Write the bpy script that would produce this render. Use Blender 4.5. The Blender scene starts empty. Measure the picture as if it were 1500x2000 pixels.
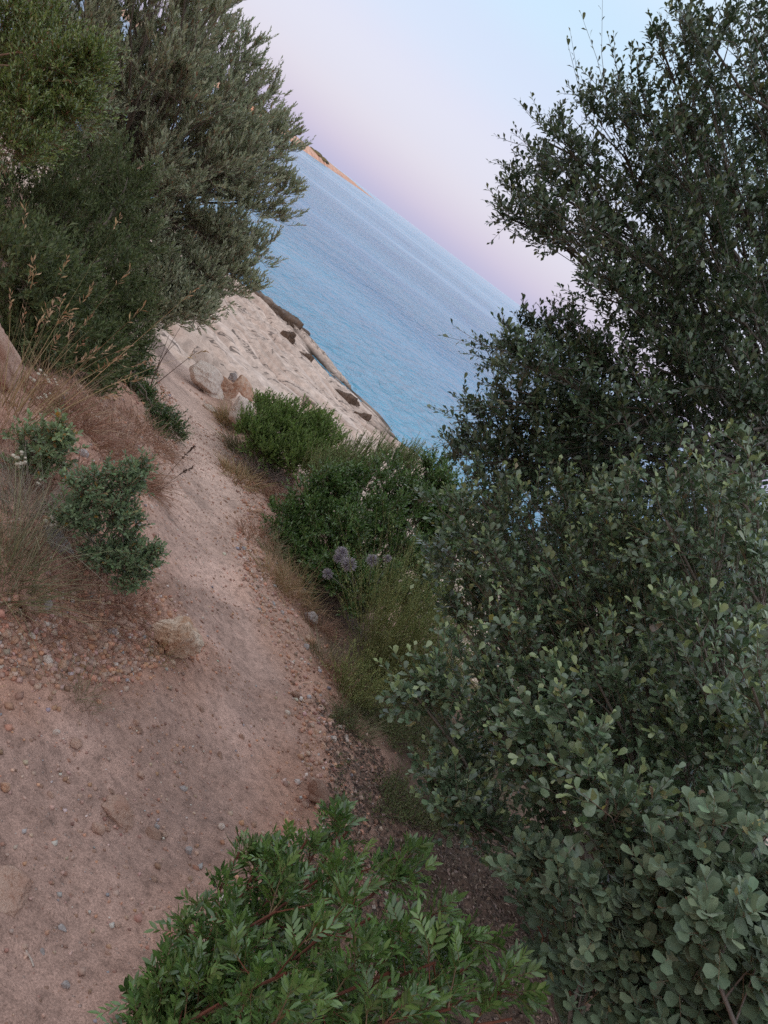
import bpy, math
import numpy as np
from mathutils import Matrix, Vector

R = math.radians
SC = bpy.context.scene
COL = SC.collection

# ------------------------------------------------------------------ camera
EYE = 6.0                       # metres above the sea
ROLL, PITCH, FPX = R(37.0), R(17.8), 1502.0
cam_d = bpy.data.cameras.new('camera')
cam_d.sensor_fit = 'VERTICAL'
cam_d.sensor_height = 36.0
cam_d.lens = 36.0 * FPX / 2000.0
cam_d.clip_start = 0.05
cam_d.clip_end = 120000.0
cam = bpy.data.objects.new('camera', cam_d)
COL.objects.link(cam)
SC.camera = cam
CAM = np.array([0.0, 0.0, EYE])
_f = np.array([0, math.cos(PITCH), -math.sin(PITCH)])
_u0 = np.array([0, math.sin(PITCH), math.cos(PITCH)])
_r0 = np.array([1.0, 0, 0])
_c, _s = math.cos(ROLL), math.sin(ROLL)
_right = _r0 * _c + _u0 * _s       # picture +x in the world
_up = -_r0 * _s + _u0 * _c         # picture up in the world
m = Matrix.Identity(4)
for i in range(3):
    m[i][0], m[i][1], m[i][2], m[i][3] = _right[i], _up[i], -_f[i], CAM[i]
cam.matrix_world = m

# ------------------------------------------------------------------ world, sun, exposure
SUN_EL, SUN_AZ = R(4.5), R(158.0)      # low sun behind the hill at the photographer's back
w = bpy.data.worlds.new('World')
SC.world = w
w.use_nodes = True
nt = w.node_tree
nt.nodes.clear()
out = nt.nodes.new('ShaderNodeOutputWorld')
add = nt.nodes.new('ShaderNodeAddShader')
bg1 = nt.nodes.new('ShaderNodeBackground')
bg2 = nt.nodes.new('ShaderNodeBackground')
sky = nt.nodes.new('ShaderNodeTexSky')
sky.sky_type = 'NISHITA'
sky.sun_disc = False
sky.sun_elevation = SUN_EL
sky.sun_rotation = SUN_AZ
sky.air_density = 1.0
sky.dust_density = 1.5
bg1.inputs[1].default_value = 0.08
nt.links.new(sky.outputs[0], bg1.inputs[0])
tc = nt.nodes.new('ShaderNodeTexCoord')
sep = nt.nodes.new('ShaderNodeSeparateXYZ')
ramp = nt.nodes.new('ShaderNodeValToRGB')
nt.links.new(tc.outputs['Generated'], sep.inputs[0])
nt.links.new(sep.outputs['Z'], ramp.inputs[0])
stops = [(0.0, (.475, .478, .71)), (.035, (.488, .484, .725)), (.075, (.52, .502, .73)), (.125, (.545, .52, .725)),
         (.19, (.515, .553, .75)), (.27, (.49, .625, .79)), (.45, (.74, .80, .90)), (1.0, (.88, .88, .92))]
cr = ramp.color_ramp
cr.interpolation = 'EASE'
while len(cr.elements) < len(stops):
    cr.elements.new(.5)
for e, (p, c) in zip(cr.elements, stops):
    e.position = p
    e.color = (*c, 1)
nt.links.new(ramp.outputs[0], bg2.inputs[0])
bg2.inputs[1].default_value = 1.0
nt.links.new(bg1.outputs[0], add.inputs[0])
nt.links.new(bg2.outputs[0], add.inputs[1])
nt.links.new(add.outputs[0], out.inputs[0])

sun_d = bpy.data.lights.new('sun', 'SUN')
sun_d.energy = 4.6
sun_d.angle = R(0.5)
sun_d.color = (1.0, .66, .48)
sun = bpy.data.objects.new('sun', sun_d)
COL.objects.link(sun)
_sd = Vector((math.sin(SUN_AZ) * math.cos(SUN_EL), math.cos(SUN_AZ) * math.cos(SUN_EL), math.sin(SUN_EL)))
sun.rotation_euler = _sd.to_track_quat('Z', 'Y').to_euler()
sun.location = (0, -20, 60)

SC.view_settings.view_transform = 'Standard'
SC.view_settings.look = 'None'
SC.view_settings.exposure = 0.0
SC.view_settings.gamma = 1.0
SC.view_settings.use_curve_mapping = False
SC.render.engine = 'CYCLES'
SC.cycles.max_bounces = 8
SC.cycles.diffuse_bounces = 4
SC.cycles.transmission_bounces = 4
SC.cycles.use_denoising = False

# ------------------------------------------------------------------ maths helpers
rng = np.random.default_rng(7)


def A(*v):
    return np.array(v, dtype=float)


def norm(v):
    return v / np.maximum(np.linalg.norm(v, axis=-1, keepdims=True), 1e-9)


def sstep(a, b, x):
    t = np.clip((x - a) / (b - a), 0, 1)
    return t * t * (3 - 2 * t)


def _hash(ix, iy, seed):
    n = (ix * 374761393 + iy * 668265263 + seed * 1442695041).astype(np.int64) & 0xffffffff
    n = ((n ^ (n >> 13)) * 1274126177) & 0xffffffff
    n = (n ^ (n >> 16)) & 0xffff
    return n / 65535.0


def vnoise(x, y, seed=0):
    x = np.asarray(x, float)
    y = np.asarray(y, float)
    ix = np.floor(x).astype(np.int64)
    iy = np.floor(y).astype(np.int64)
    fx, fy = x - ix, y - iy
    fx = fx * fx * fx * (fx * (fx * 6 - 15) + 10)
    fy = fy * fy * fy * (fy * (fy * 6 - 15) + 10)
    a, b = _hash(ix, iy, seed), _hash(ix + 1, iy, seed)
    c, d = _hash(ix, iy + 1, seed), _hash(ix + 1, iy + 1, seed)
    return (a + (b - a) * fx) * (1 - fy) + (c + (d - c) * fx) * fy - .5


def fbm(x, y, seed=0, octv=4, gain=.5):
    v, a, f = 0, 1, 1
    for i in range(octv):
        v = v + a * vnoise(x * f + 17.3 * i, y * f - 9.1 * i, seed + i)
        a *= gain
        f *= 2.03
    return v


def ray(px, py):
    """direction from the camera for a point of the 1500 x 2000 photograph"""
    a, b = (px - 750) / FPX, (1000 - py) / FPX
    return _f + _right * a + _up * b


def at(px, py, t):
    return CAM + ray(px, py) * t


# ------------------------------------------------------------------ terrain shape
S0Y = 26.7


def sea_s(x, y):                     # metres seaward of the shoreline (negative: inland)
    return x * .46 + (y - S0Y) * .887


def base_h(x, y):
    s = sea_s(x, y)
    up_ = 4.40 - .23 * (s + 22.8)
    hill = np.minimum(.27 * np.maximum(-s - 27.0, 0), 22.0)
    h = up_ + hill
    k = sstep(-17.2, -14.8, s)
    slab = -.137 * s
    low = np.where(s > 0, -.25 * s, slab) - .30
    return h * (1 - k) + low * k


def hit_base(px, py):
    d = ray(px, py)
    ts = np.linspace(.3, 60, 6000)
    P = CAM + d * ts[:, None]
    below = P[:, 2] < base_h(P[:, 0], P[:, 1])
    return P[np.argmax(below)]


L_PX = [(0, 1365), (110, 1330), (240, 1320), (330, 1285), (372, 1240), (300, 1150), (275, 1050), (270, 970), (300, 900), (345, 855),
        (330, 800), (305, 740), (283, 690), (272, 655)]
R_PX = [(400, 1830), (500, 1690), (575, 1590), (600, 1500), (590, 1400), (560, 1280), (505, 1170), (470, 1060), (485, 990), (462, 920),
        (440, 860), (425, 815), (385, 765), (362, 710), (345, 660)]
L_XY = np.array([hit_base(*p)[:2] for p in L_PX])
R_XY = np.array([hit_base(*p)[:2] for p in R_PX])
L_XY = np.vstack([A(-2.6, -3), A(-1.5, .2), A(-1.0, 1.35), L_XY, A(-4.9, 9.5), A(-8, 12), A(-12, 15)])
R_XY = np.vstack([A(.45, -3), A(.30, .2), A(.26, .9), R_XY, A(-4.4, 10.1), A(-7.5, 12.6), A(-11.7, 15.6)])
PATH_POLY = np.vstack([L_XY, R_XY[::-1]])


def pl_dist(x, y, pl):
    d = np.full(x.shape, 1e9)
    for (ax, ay), (bx, by) in zip(pl[:-1], pl[1:]):
        vx, vy = bx - ax, by - ay
        t = np.clip(((x - ax) * vx + (y - ay) * vy) / (vx * vx + vy * vy + 1e-12), 0, 1)
        d = np.minimum(d, np.hypot(x - ax - t * vx, y - ay - t * vy))
    return d


def in_poly(x, y, poly):
    inside = np.zeros(x.shape, bool)
    n = len(poly)
    for i in range(n):
        ax, ay = poly[i]
        bx, by = poly[(i + 1) % n]
        if ay == by:
            continue
        c = ((ay > y) != (by > y)) & (x < (bx - ax) * (y - ay) / (by - ay) + ax)
        inside ^= c
    return inside


LEFT_POLY = np.vstack([L_XY, A(-60, 40), A(-60, -40), A(-2.6, -40)])


def zones(x, y):
    """signed metres beyond the path: b to the inland side, c to the seaward side, e = distance inside the path"""
    x = np.asarray(x, float)
    y = np.asarray(y, float)
    ip = in_poly(x, y, PATH_POLY)
    dl, dr = pl_dist(x, y, L_XY), pl_dist(x, y, R_XY)
    left = ~ip & in_poly(x, y, LEFT_POLY)
    b = np.where(left, dl, 0)
    c = np.where(~ip & ~left, dr, 0)
    e = np.where(ip, np.minimum(dl, dr), 0)
    return b, c, e, ip


def ground_h(x, y, detail=True):
    x = np.asarray(x, float)
    y = np.asarray(y, float)
    h = base_h(x, y)
    b, c, e, ip = zones(x, y)
    near = np.exp(-(np.hypot(x, y) / 40) ** 2)
    fb = 1 - .85 * sstep(3.4, 5.2, y)
    h = h + near * (.24 * sstep(0, .5, b) - .09 * np.minimum(np.maximum(b - .6, 0), 3)) * fb - near * .12 * np.minimum(np.maximum(b - .5, 0), 3) * (1 - fb)
    s = sea_s(x, y)
    fall = near * (.03 * sstep(0, .15, c) + .09 * np.minimum(np.maximum(c - .15, 0), 2.5) * sstep(4.5, 2.5, y) - .03 * np.minimum(c, 2) + .16 * sstep(.05, .4, c) * sstep(1.6, .7, c) * sstep(5.5, 7, y))
    h = h + fall * (1 - sstep(-18, -15.5, s))
    h = h - .035 * sstep(0, .3, e)
    if detail:
        rough = .35 + .65 * np.clip((b + c) * 4, 0, 1)
        h = h + near * (.05 * fbm(x * 1.3, y * 1.3, 3, 3) * rough + .036 * fbm(x * 4.5, y * 4.5, 11, 3) * (.45 + .55 * rough)
                        + .013 * fbm(x * 19, y * 19, 23, 3) * rough + .017 * fbm(x * 11, y * 11, 31, 3))
        far = 1 - near
        h = h + far * 3.0 * fbm(x * .04, y * .04, 41, 4) * np.clip((-s - 30) / 20, 0, 1)
    return h


def gh(x, y):
    return float(ground_h(np.array([x]), np.array([y]))[0])


def on_ground(px, py):
    """where the sight line of a picture point meets the ground; also the distance along the ray"""
    d = ray(px, py)
    ts = np.concatenate([np.linspace(.8, 6, 900), np.linspace(6.01, 30, 900)])
    P = CAM + d * ts[:, None]
    below = P[:, 2] < ground_h(P[:, 0], P[:, 1])
    i = int(np.argmax(below))
    return P[i], ts[i]


# ------------------------------------------------------------------ mesh helpers
def new_mesh(name, verts, tris, color=None, smooth=True, mat=None):
    verts = np.ascontiguousarray(verts, dtype=np.float32)
    tris = np.ascontiguousarray(tris, dtype=np.int32)
    k = tris.shape[1]
    me = bpy.data.meshes.new(name)
    me.vertices.add(len(verts))
    me.vertices.foreach_set('co', verts.ravel())
    me.loops.add(tris.size)
    me.loops.foreach_set('vertex_index', tris.ravel())
    me.polygons.add(len(tris))
    me.polygons.foreach_set('loop_start', np.arange(0, tris.size, k, dtype=np.int32))
    if smooth:
        me.polygons.foreach_set('use_smooth', np.ones(len(tris), bool))
    me.update(calc_edges=True)
    if color is not None:
        color = np.asarray(color, dtype=np.float32)
        if color.shape[1] == 3:
            color = np.hstack([color, np.ones((len(color), 1), np.float32)])
        ca = me.color_attributes.new('tint', 'FLOAT_COLOR', 'POINT')
        ca.data.foreach_set('color', np.ascontiguousarray(color).ravel())
    if mat is not None:
        me.materials.append(mat)
    return me


def link(name, me, parent=None, kind=None, label=None, cat=None, group=None):
    o = bpy.data.objects.new(name, me)
    COL.objects.link(o)
    if parent is not None:
        o.parent = parent
    if kind:
        o['kind'] = kind
    if label:
        o['label'] = label
    if cat:
        o['category'] = cat
    if group:
        o['group'] = group
    return o


def thing(name, label, cat, loc=(0, 0, 0), group=None):
    o = link(name, None, None, None, label, cat, group)
    o.location = tuple(float(v) for v in loc)
    o.empty_display_size = .1
    bpy.context.view_layer.update()
    return o


class Geo:
    """collects triangle soups with a colour per vertex"""
    def __init__(self):
        self.v, self.t, self.c, self.n = [], [], [], 0

    def add(self, v, t, c):
        if len(v) == 0:
            return
        c = np.asarray(c, float)
        if c.ndim == 1:
            c = np.tile(c, (len(v), 1))
        if c.shape[1] == 3:
            c = np.hstack([c, np.ones((len(c), 1))])
        self.v.append(v)
        self.t.append(t + self.n)
        self.c.append(c)
        self.n += len(v)

    def build(self, name, mat, parent=None, origin=None, **kw):
        if not self.v:
            return None
        v = np.vstack(self.v)
        if origin is not None:
            v = v - np.asarray(origin)
        me = new_mesh(name, v, np.vstack(self.t), np.vstack(self.c), True, mat)
        return link(name, me, parent, **kw)


def tubes(P, rad, sides=4):
    """P (N,K,3) polylines, rad (N,K) -> verts, tris"""
    N, K, _ = P.shape
    T = np.empty_like(P)
    T[:, 1:-1] = P[:, 2:] - P[:, :-2]
    T[:, 0] = P[:, 1] - P[:, 0]
    T[:, -1] = P[:, -1] - P[:, -2]
    T = norm(T)
    ref = np.where(np.abs(T[:, :1, 2:3]) > .9, A(1, 0, 0), A(0, 0, 1))
    U = norm(np.cross(T, np.broadcast_to(ref, T.shape)))
    V = np.cross(T, U)
    a = np.arange(sides) * 2 * math.pi / sides
    ring = U[:, :, None, :] * np.cos(a)[None, None, :, None] + V[:, :, None, :] * np.sin(a)[None, None, :, None]
    v = (P[:, :, None, :] + ring * rad[:, :, None, None]).reshape(-1, 3)
    k = np.arange(K - 1)[:, None] * sides
    i = np.arange(sides)[None, :]
    j = (i + 1) % sides
    q = np.stack([k + i, k + j, k + sides + j, k + sides + i], -1).reshape(-1, 4)
    tri = np.vstack([q[:, [0, 1, 2]], q[:, [0, 2, 3]]])
    tri = (tri[None] + (np.arange(N) * K * sides)[:, None, None]).reshape(-1, 3)
    return v, tri


def bez(a, b, c, K, jit=0.0, r=rng):
    t = np.linspace(0, 1, K)[None, :, None]
    P = a[:, None] * (1 - t) ** 2 + 2 * b[:, None] * t * (1 - t) + c[:, None] * t ** 2
    if jit:
        n = r.normal(size=P.shape) * jit
        n[:, 0] = 0
        P = P + n
    return P


# leaf outlines: (x along, y across, z up) per unit length; alpha of the tint = 0 at the midrib, 1 at the margin
def leaf_proto(kind, width, lod):
    if lod == 0:                                         # folded lozenge
        v = A([0, 0, 0], [.55, .5 * width, .05], [1, 0, -.05], [.55, -.5 * width, .05])
        f = np.array([[0, 2, 1], [0, 3, 2]])
        return v, f, A(.6, 1, .6, 1)
    if lod == 2:
        v = A([0, 0, 0], [.52, .5 * width, .09 * width], [.55, 0, 0], [.52, -.5 * width, .09 * width], [1, 0, -.06])
        f = np.array([[0, 2, 1], [0, 3, 2], [1, 2, 4], [2, 3, 4]])
        if kind == 'obov':
            v[1:4, 0] += .12
        return v, f, A(.3, 1, 0, 1, .5)
    prof = {'lance': [(.12, .45), (.42, 1.0), (.74, .72)], 'oval': [(.10, .50), (.45, 1.0), (.82, .74)],
            'obov': [(.14, .36), (.55, .92), (.86, .90)]}[kind]
    rows = [(0, 0, 0)]
    al = [0]
    for x, wd in prof:
        z = -.16 * (x - .45) ** 2
        rows += [(x, .5 * wd * width, z + .10 * wd * width), (x, 0, z), (x, -.5 * wd * width, z + .10 * wd * width)]
        al += [1, 0, 1]
    rows.append((1, 0, -.06))
    al.append(.4)
    f = [[0, 2, 1], [0, 3, 2]]
    for k in range(len(prof) - 1):
        a, b = 1 + 3 * k, 4 + 3 * k
        f += [[a, a + 1, b + 1], [a, b + 1, b], [a + 1, a + 2, b + 2], [a + 1, b + 2, b + 1]]
    e = 1 + 3 * (len(prof) - 1)
    f += [[e, e + 1, len(rows) - 1], [e + 1, e + 2, len(rows) - 1]]
    return A(*rows), np.array(f), A(*al)


class Leaves:
    """leaf placements gathered for one plant"""
    def __init__(self):
        self.b, self.l, self.n, self.s, self.c = [], [], [], [], []

    def add(self, b, l, n, s, c):
        self.b.append(b)
        self.l.append(l)
        self.n.append(n)
        self.s.append(s)
        self.c.append(c)

    def cat(self):
        return [np.concatenate(x) for x in (self.b, self.l, self.n, self.s, self.c)]


def twig_leaves(o, d, L, n, size, r, ang=(45, 75), lift=.5, start=.15, bend=None, mode='spiral', tipscale=.75, jit=.25, nrm=None, upw=.6):
    """leaves along N twigs; returns base, direction, normal, size, fraction (N*n)"""
    N = len(o)
    u = (start + (1 - start) * (np.arange(n)[None, :] + r.uniform(-.3, .3, (N, n))) / max(n - 1, 1)).clip(0, 1)
    if bend is None:
        bend = np.zeros_like(o)
    P = o[:, None] + d[:, None] * (L[:, None] * u)[..., None] + bend[:, None] * (u ** 2)[..., None]
    T = norm(d[:, None] * L[:, None, None] + 2 * bend[:, None] * u[..., None])
    if nrm is None:
        ref = norm(r.normal(size=(N, 3)))
    else:
        ref = nrm
    a = norm(np.cross(T, np.broadcast_to(ref[:, None], T.shape)))
    b = np.cross(T, a)
    if mode == 'spiral':
        phi = np.arange(n)[None, :] * 2.4 + r.uniform(0, 6.28, (N, 1)) + r.normal(0, .3, (N, n))
    else:                                               # planar pairs (pinnate)
        phi = (np.arange(n)[None, :] % 2) * math.pi + r.normal(0, .18, (N, n))
    rad = a * np.cos(phi)[..., None] + b * np.sin(phi)[..., None]
    al = np.radians(r.uniform(ang[0], ang[1], (N, n)))
    al = al * (1 - .45 * u ** 3)
    Ld = norm(T * np.cos(al)[..., None] + rad * np.sin(al)[..., None] + A(0, 0, 1) * lift * .35)
    if nrm is None:
        Nn = T * .55 + A(0, 0, 1) * upw - rad * .15 + r.normal(0, jit, P.shape)
    else:
        Nn = np.broadcast_to(ref[:, None], P.shape) + r.normal(0, jit, P.shape)
    Nn = norm(Nn - Ld * (Nn * Ld).sum(-1, keepdims=True))
    sz = size * (1 - (1 - tipscale) * u ** 2) * r.uniform(.52, 1.18, (N, n))
    return P.reshape(-1, 3), Ld.reshape(-1, 3), Nn.reshape(-1, 3), sz.reshape(-1), u.reshape(-1)


def leaves_geo(geo, b, l, n, s, c, proto):
    pv, pf, pa = proto
    W = np.cross(n, l)
    V = b[:, None] + s[:, None, None] * (pv[None, :, 0:1] * l[:, None] + pv[None, :, 1:2] * W[:, None] + pv[None, :, 2:3] * n[:, None])
    m_ = len(pv)
    F = (pf[None] + (np.arange(len(b)) * m_)[:, None, None]).reshape(-1, 3)
    C = np.repeat(c[:, None], m_, 1)
    C = np.concatenate([C, np.broadcast_to(pa[None, :, None], (len(b), m_, 1))], -1)
    geo.add(V.reshape(-1, 3), F, C.reshape(-1, 4))


def tint_pick(r, n, pal, wts, var=.12):
    pal = np.array(pal)
    i = r.choice(len(pal), n, p=np.array(wts) / np.sum(wts))
    return pal[i] * (1 + r.normal(0, var, (n, 1))) * (1 + r.normal(0, .04, (n, 3)))


# ------------------------------------------------------------------ materials
def mat_new(name):
    mt = bpy.data.materials.new(name)
    mt.use_nodes = True
    t = mt.node_tree
    t.nodes.clear()
    return mt, t, t.nodes.new('ShaderNodeOutputMaterial')


def N_(t, kind, **kw):
    n = t.nodes.new(kind)
    for k, v in kw.items():
        setattr(n, k, v)
    return n


def math_node(t, op, a, b=None):
    n = N_(t, 'ShaderNodeMath', operation=op)
    for i, v in enumerate((a, b)):
        if v is None:
            continue
        if isinstance(v, (int, float)):
            n.inputs[i].default_value = v
        else:
            t.links.new(v, n.inputs[i])
    return n.outputs[0]


def mix_rgb(t, fac, a, b, blend='MIX'):
    n = N_(t, 'ShaderNodeMix', data_type='RGBA', blend_type=blend)
    for sock, v in ((n.inputs[0], fac), (n.inputs[6], a), (n.inputs[7], b)):
        if isinstance(v, (int, float)):
            sock.default_value = v
        elif isinstance(v, tuple):
            sock.default_value = (*v, 1)
        else:
            t.links.new(v, sock)
    return n.outputs[2]


def noise(t, scale, detail=4, rough=.6, vec=None, dist=0):
    n = N_(t, 'ShaderNodeTexNoise')
    n.inputs['Scale'].default_value = scale
    n.inputs['Detail'].default_value = detail
    n.inputs['Roughness'].default_value = rough
    n.inputs['Distortion'].default_value = dist
    if vec is not None:
        t.links.new(vec, n.inputs['Vector'])
    return n.outputs['Fac']


def ramp_node(t, fac, stops_):
    n = N_(t, 'ShaderNodeValToRGB')
    e = n.color_ramp.elements
    while len(e) < len(stops_):
        e.new(.5)
    for x, (p, c) in zip(e, stops_):
        x.position = p
        x.color = (*c, 1) if isinstance(c, tuple) else (c, c, c, 1)
    t.links.new(fac, n.inputs[0])
    return n.outputs[0]


def geo_pos(t):
    return N_(t, 'ShaderNodeNewGeometry').outputs['Position']


def leaf_mat(name, rough, spec, trans, rib=.22, sheen=0.0, noise_scale=60):
    """colour of each leaf comes from its own tint; midrib slightly lighter; some light passes through the blade"""
    mt, t, o = mat_new(name)
    at_ = N_(t, 'ShaderNodeAttribute', attribute_name='tint')
    nz = noise(t, noise_scale, 2, .5, geo_pos(t))
    v = math_node(t, 'MULTIPLY_ADD', nz, .5)
    t.nodes[-1].inputs[2].default_value = .75
    col = mix_rgb(t, 1.0, at_.outputs['Color'], v, 'MULTIPLY')
    ribf = math_node(t, 'MULTIPLY', math_node(t, 'POWER', math_node(t, 'SUBTRACT', 1.0, at_.outputs['Alpha']), 5.0), rib)
    col = mix_rgb(t, ribf, col, (.30, .34, .20))
    p = N_(t, 'ShaderNodeBsdfPrincipled')
    t.links.new(col, p.inputs['Base Color'])
    p.inputs['Roughness'].default_value = rough
    p.inputs['Specular IOR Level'].default_value = spec
    p.inputs['Sheen Weight'].default_value = sheen
    tr = N_(t, 'ShaderNodeBsdfTranslucent')
    hs = N_(t, 'ShaderNodeHueSaturation')
    hs.inputs['Saturation'].default_value = 1.25
    hs.inputs['Value'].default_value = 1.25
    t.links.new(col, hs.inputs['Color'])
    t.links.new(hs.outputs[0], tr.inputs[0])
    mx = N_(t, 'ShaderNodeMixShader')
    mx.inputs[0].default_value = trans
    t.links.new(p.outputs[0], mx.inputs[1])
    t.links.new(tr.outputs[0], mx.inputs[2])
    t.links.new(mx.outputs[0], o.inputs[0])
    return mt


def tint_mat(name, rough=.85, spec=.25, scale=40, amt=.5):
    mt, t, o = mat_new(name)
    at_ = N_(t, 'ShaderNodeAttribute', attribute_name='tint')
    nz = noise(t, scale, 4, .65, geo_pos(t))
    v = math_node(t, 'MULTIPLY_ADD', nz, amt)
    t.nodes[-1].inputs[2].default_value = 1 - amt / 2
    col = mix_rgb(t, 1.0, at_.outputs['Color'], v, 'MULTIPLY')
    p = N_(t, 'ShaderNodeBsdfPrincipled')
    t.links.new(col, p.inputs['Base Color'])
    p.inputs['Roughness'].default_value = rough
    p.inputs['Specular IOR Level'].default_value = spec
    t.links.new(p.outputs[0], o.inputs[0])
    return mt


M_GLOSS = leaf_mat('glossy_leaf', .30, .85, .14)
M_MATTE = leaf_mat('matte_leaf', .52, .5, .18, sheen=.2)
M_NEEDLE = leaf_mat('fine_leaf', .6, .35, .18, rib=.0)
M_BARK = tint_mat('bark', .9, .2, 55, .7)
M_STRAW = tint_mat('dry_straw', .8, .25, 30, .4)


def ground_material():
    """tint = soil colour of the zone; noise gives dust, grains and stains"""
    mt, t, o = mat_new('dirt')
    pos = geo_pos(t)
    at_ = N_(t, 'ShaderNodeAttribute', attribute_name='tint')
    n1 = noise(t, 2.2, 5, .6, pos)
    n2 = noise(t, 26, 5, .7, pos)
    n3 = noise(t, 190, 3, .6, pos)
    v1 = ramp_node(t, n1, [(.34, .70), (.50, .98), (.66, 1.20)])
    v2 = ramp_node(t, n2, [(.28, .55), (.48, .98), (.74, 1.30)])
    v3 = ramp_node(t, n3, [(.25, .60), (.75, 1.36)])
    col = mix_rgb(t, 1, at_.outputs['Color'], v1, 'MULTIPLY')
    col = mix_rgb(t, 1, col, v2, 'MULTIPLY')
    col = mix_rgb(t, 1, col, v3, 'MULTIPLY')
    vor = N_(t, 'ShaderNodeTexVoronoi')
    vor.inputs['Scale'].default_value = 75
    t.links.new(pos, vor.inputs['Vector'])
    pick = ramp_node(t, vor.outputs['Color'], [(.80, 0.0), (.84, 1.0)])
    core = ramp_node(t, vor.outputs['Distance'], [(.20, 1.0), (.36, 0.0)])
    grit = math_node(t, 'MULTIPLY', pick, core)
    col = mix_rgb(t, math_node(t, 'MULTIPLY', grit, .55), col, (.50, .40, .35))
    p = N_(t, 'ShaderNodeBsdfPrincipled')
    t.links.new(col, p.inputs['Base Color'])
    p.inputs['Roughness'].default_value = .95
    p.inputs['Specular IOR Level'].default_value = .1
    hsum = math_node(t, 'ADD', math_node(t, 'MULTIPLY', n2, .011), math_node(t, 'MULTIPLY', n3, .0022))
    hsum = math_node(t, 'ADD', hsum, math_node(t, 'MULTIPLY', grit, .004))
    bp = N_(t, 'ShaderNodeBump')
    bp.inputs['Strength'].default_value = .9
    bp.inputs['Distance'].default_value = 1.0
    t.links.new(hsum, bp.inputs['Height'])
    t.links.new(bp.outputs[0], p.inputs['Normal'])
    t.links.new(p.outputs[0], o.inputs[0])
    return mt


def rock_material(name, c1, c2, c3, scale=9, wet=False, bump=.03, seams=False):
    """limestone: two body colours, rusty or grey stains, pits; the band washed by the sea is dark with algae"""
    mt, t, o = mat_new(name)
    pos = geo_pos(t)
    n1 = noise(t, scale, 6, .65, pos, .4)
    n2 = noise(t, scale * 3.7, 5, .7, pos)
    n3 = noise(t, scale * 16, 3, .6, pos)
    col = ramp_node(t, n1, [(.34, c1), (.62, c2)])
    col = mix_rgb(t, ramp_node(t, n2, [(.52, 0.0), (.70, .8)]), col, c3)
    col = mix_rgb(t, 1, col, ramp_node(t, n3, [(.25, .68), (.75, 1.22)]), 'MULTIPLY')
    if seams:                                   # bedding seams along the strike: soil, and crack shade painted as dark lines
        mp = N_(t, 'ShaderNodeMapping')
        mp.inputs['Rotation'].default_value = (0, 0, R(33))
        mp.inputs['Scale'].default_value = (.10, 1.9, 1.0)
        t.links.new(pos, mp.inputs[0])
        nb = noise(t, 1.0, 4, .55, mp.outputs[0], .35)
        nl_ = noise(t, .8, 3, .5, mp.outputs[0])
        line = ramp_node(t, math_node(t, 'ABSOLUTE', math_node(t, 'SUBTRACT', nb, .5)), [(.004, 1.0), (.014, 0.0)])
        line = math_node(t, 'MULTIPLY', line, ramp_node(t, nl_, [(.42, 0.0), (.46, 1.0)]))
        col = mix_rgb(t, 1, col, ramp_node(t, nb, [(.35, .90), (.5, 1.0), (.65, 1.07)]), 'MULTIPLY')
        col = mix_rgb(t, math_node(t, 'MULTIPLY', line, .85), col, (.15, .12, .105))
    if wet:
        sp = N_(t, 'ShaderNodeSeparateXYZ')
        t.links.new(pos, sp.inputs[0])
        zz = math_node(t, 'ADD', sp.outputs['Z'], math_node(t, 'MULTIPLY', math_node(t, 'SUBTRACT', n1, .5), .5))
        col = mix_rgb(t, ramp_node(t, math_node(t, 'MULTIPLY', zz, 1.0), [(.02, 1.0), (.22, 0.0)]), col, (.07, .05, .038))
    p = N_(t, 'ShaderNodeBsdfPrincipled')
    t.links.new(col, p.inputs['Base Color'])
    p.inputs['Roughness'].default_value = .88
    p.inputs['Specular IOR Level'].default_value = .2
    bp = N_(t, 'ShaderNodeBump')
    bp.inputs['Strength'].default_value = .9
    bp.inputs['Distance'].default_value = 1.0
    hh = math_node(t, 'ADD', math_node(t, 'MULTIPLY', n2, bump), math_node(t, 'MULTIPLY', n3, bump * .35))
    t.links.new(hh, bp.inputs['Height'])
    t.links.new(bp.outputs[0], p.inputs['Normal'])
    t.links.new(p.outputs[0], o.inputs[0])
    return mt


M_DIRT = ground_material()
M_ROCK_PINK = rock_material('pink_limestone', (.48, .29, .22), (.58, .40, .315), (.33, .16, .10), 20, bump=.007)
M_ROCK_ORANGE = rock_material('orange_limestone', (.52, .27, .165), (.66, .48, .37), (.42, .17, .08), 20, bump=.007)
M_ROCK_BOULDER = rock_material('boulder_limestone', (.55, .32, .20), (.74, .59, .46), (.42, .20, .10), 9, bump=.010)
M_ROCK_WHITE = rock_material('white_limestone', (.68, .55, .47), (.76, .65, .57), (.56, .38, .27), 16, bump=.009)
M_ROCK_GREY = rock_material('grey_limestone', (.37, .325, .31), (.50, .44, .42), (.25, .21, .19), 22, bump=.004)
M_ROCK_BROWN = rock_material('brown_stone', (.34, .20, .15), (.44, .29, .22), (.22, .12, .09), 24, bump=.006)
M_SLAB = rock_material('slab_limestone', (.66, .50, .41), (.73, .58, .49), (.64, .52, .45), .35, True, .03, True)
M_SHORE = rock_material('shore_rock', (.11, .072, .05), (.19, .125, .09), (.27, .22, .20), 2.2, True, .02)


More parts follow.
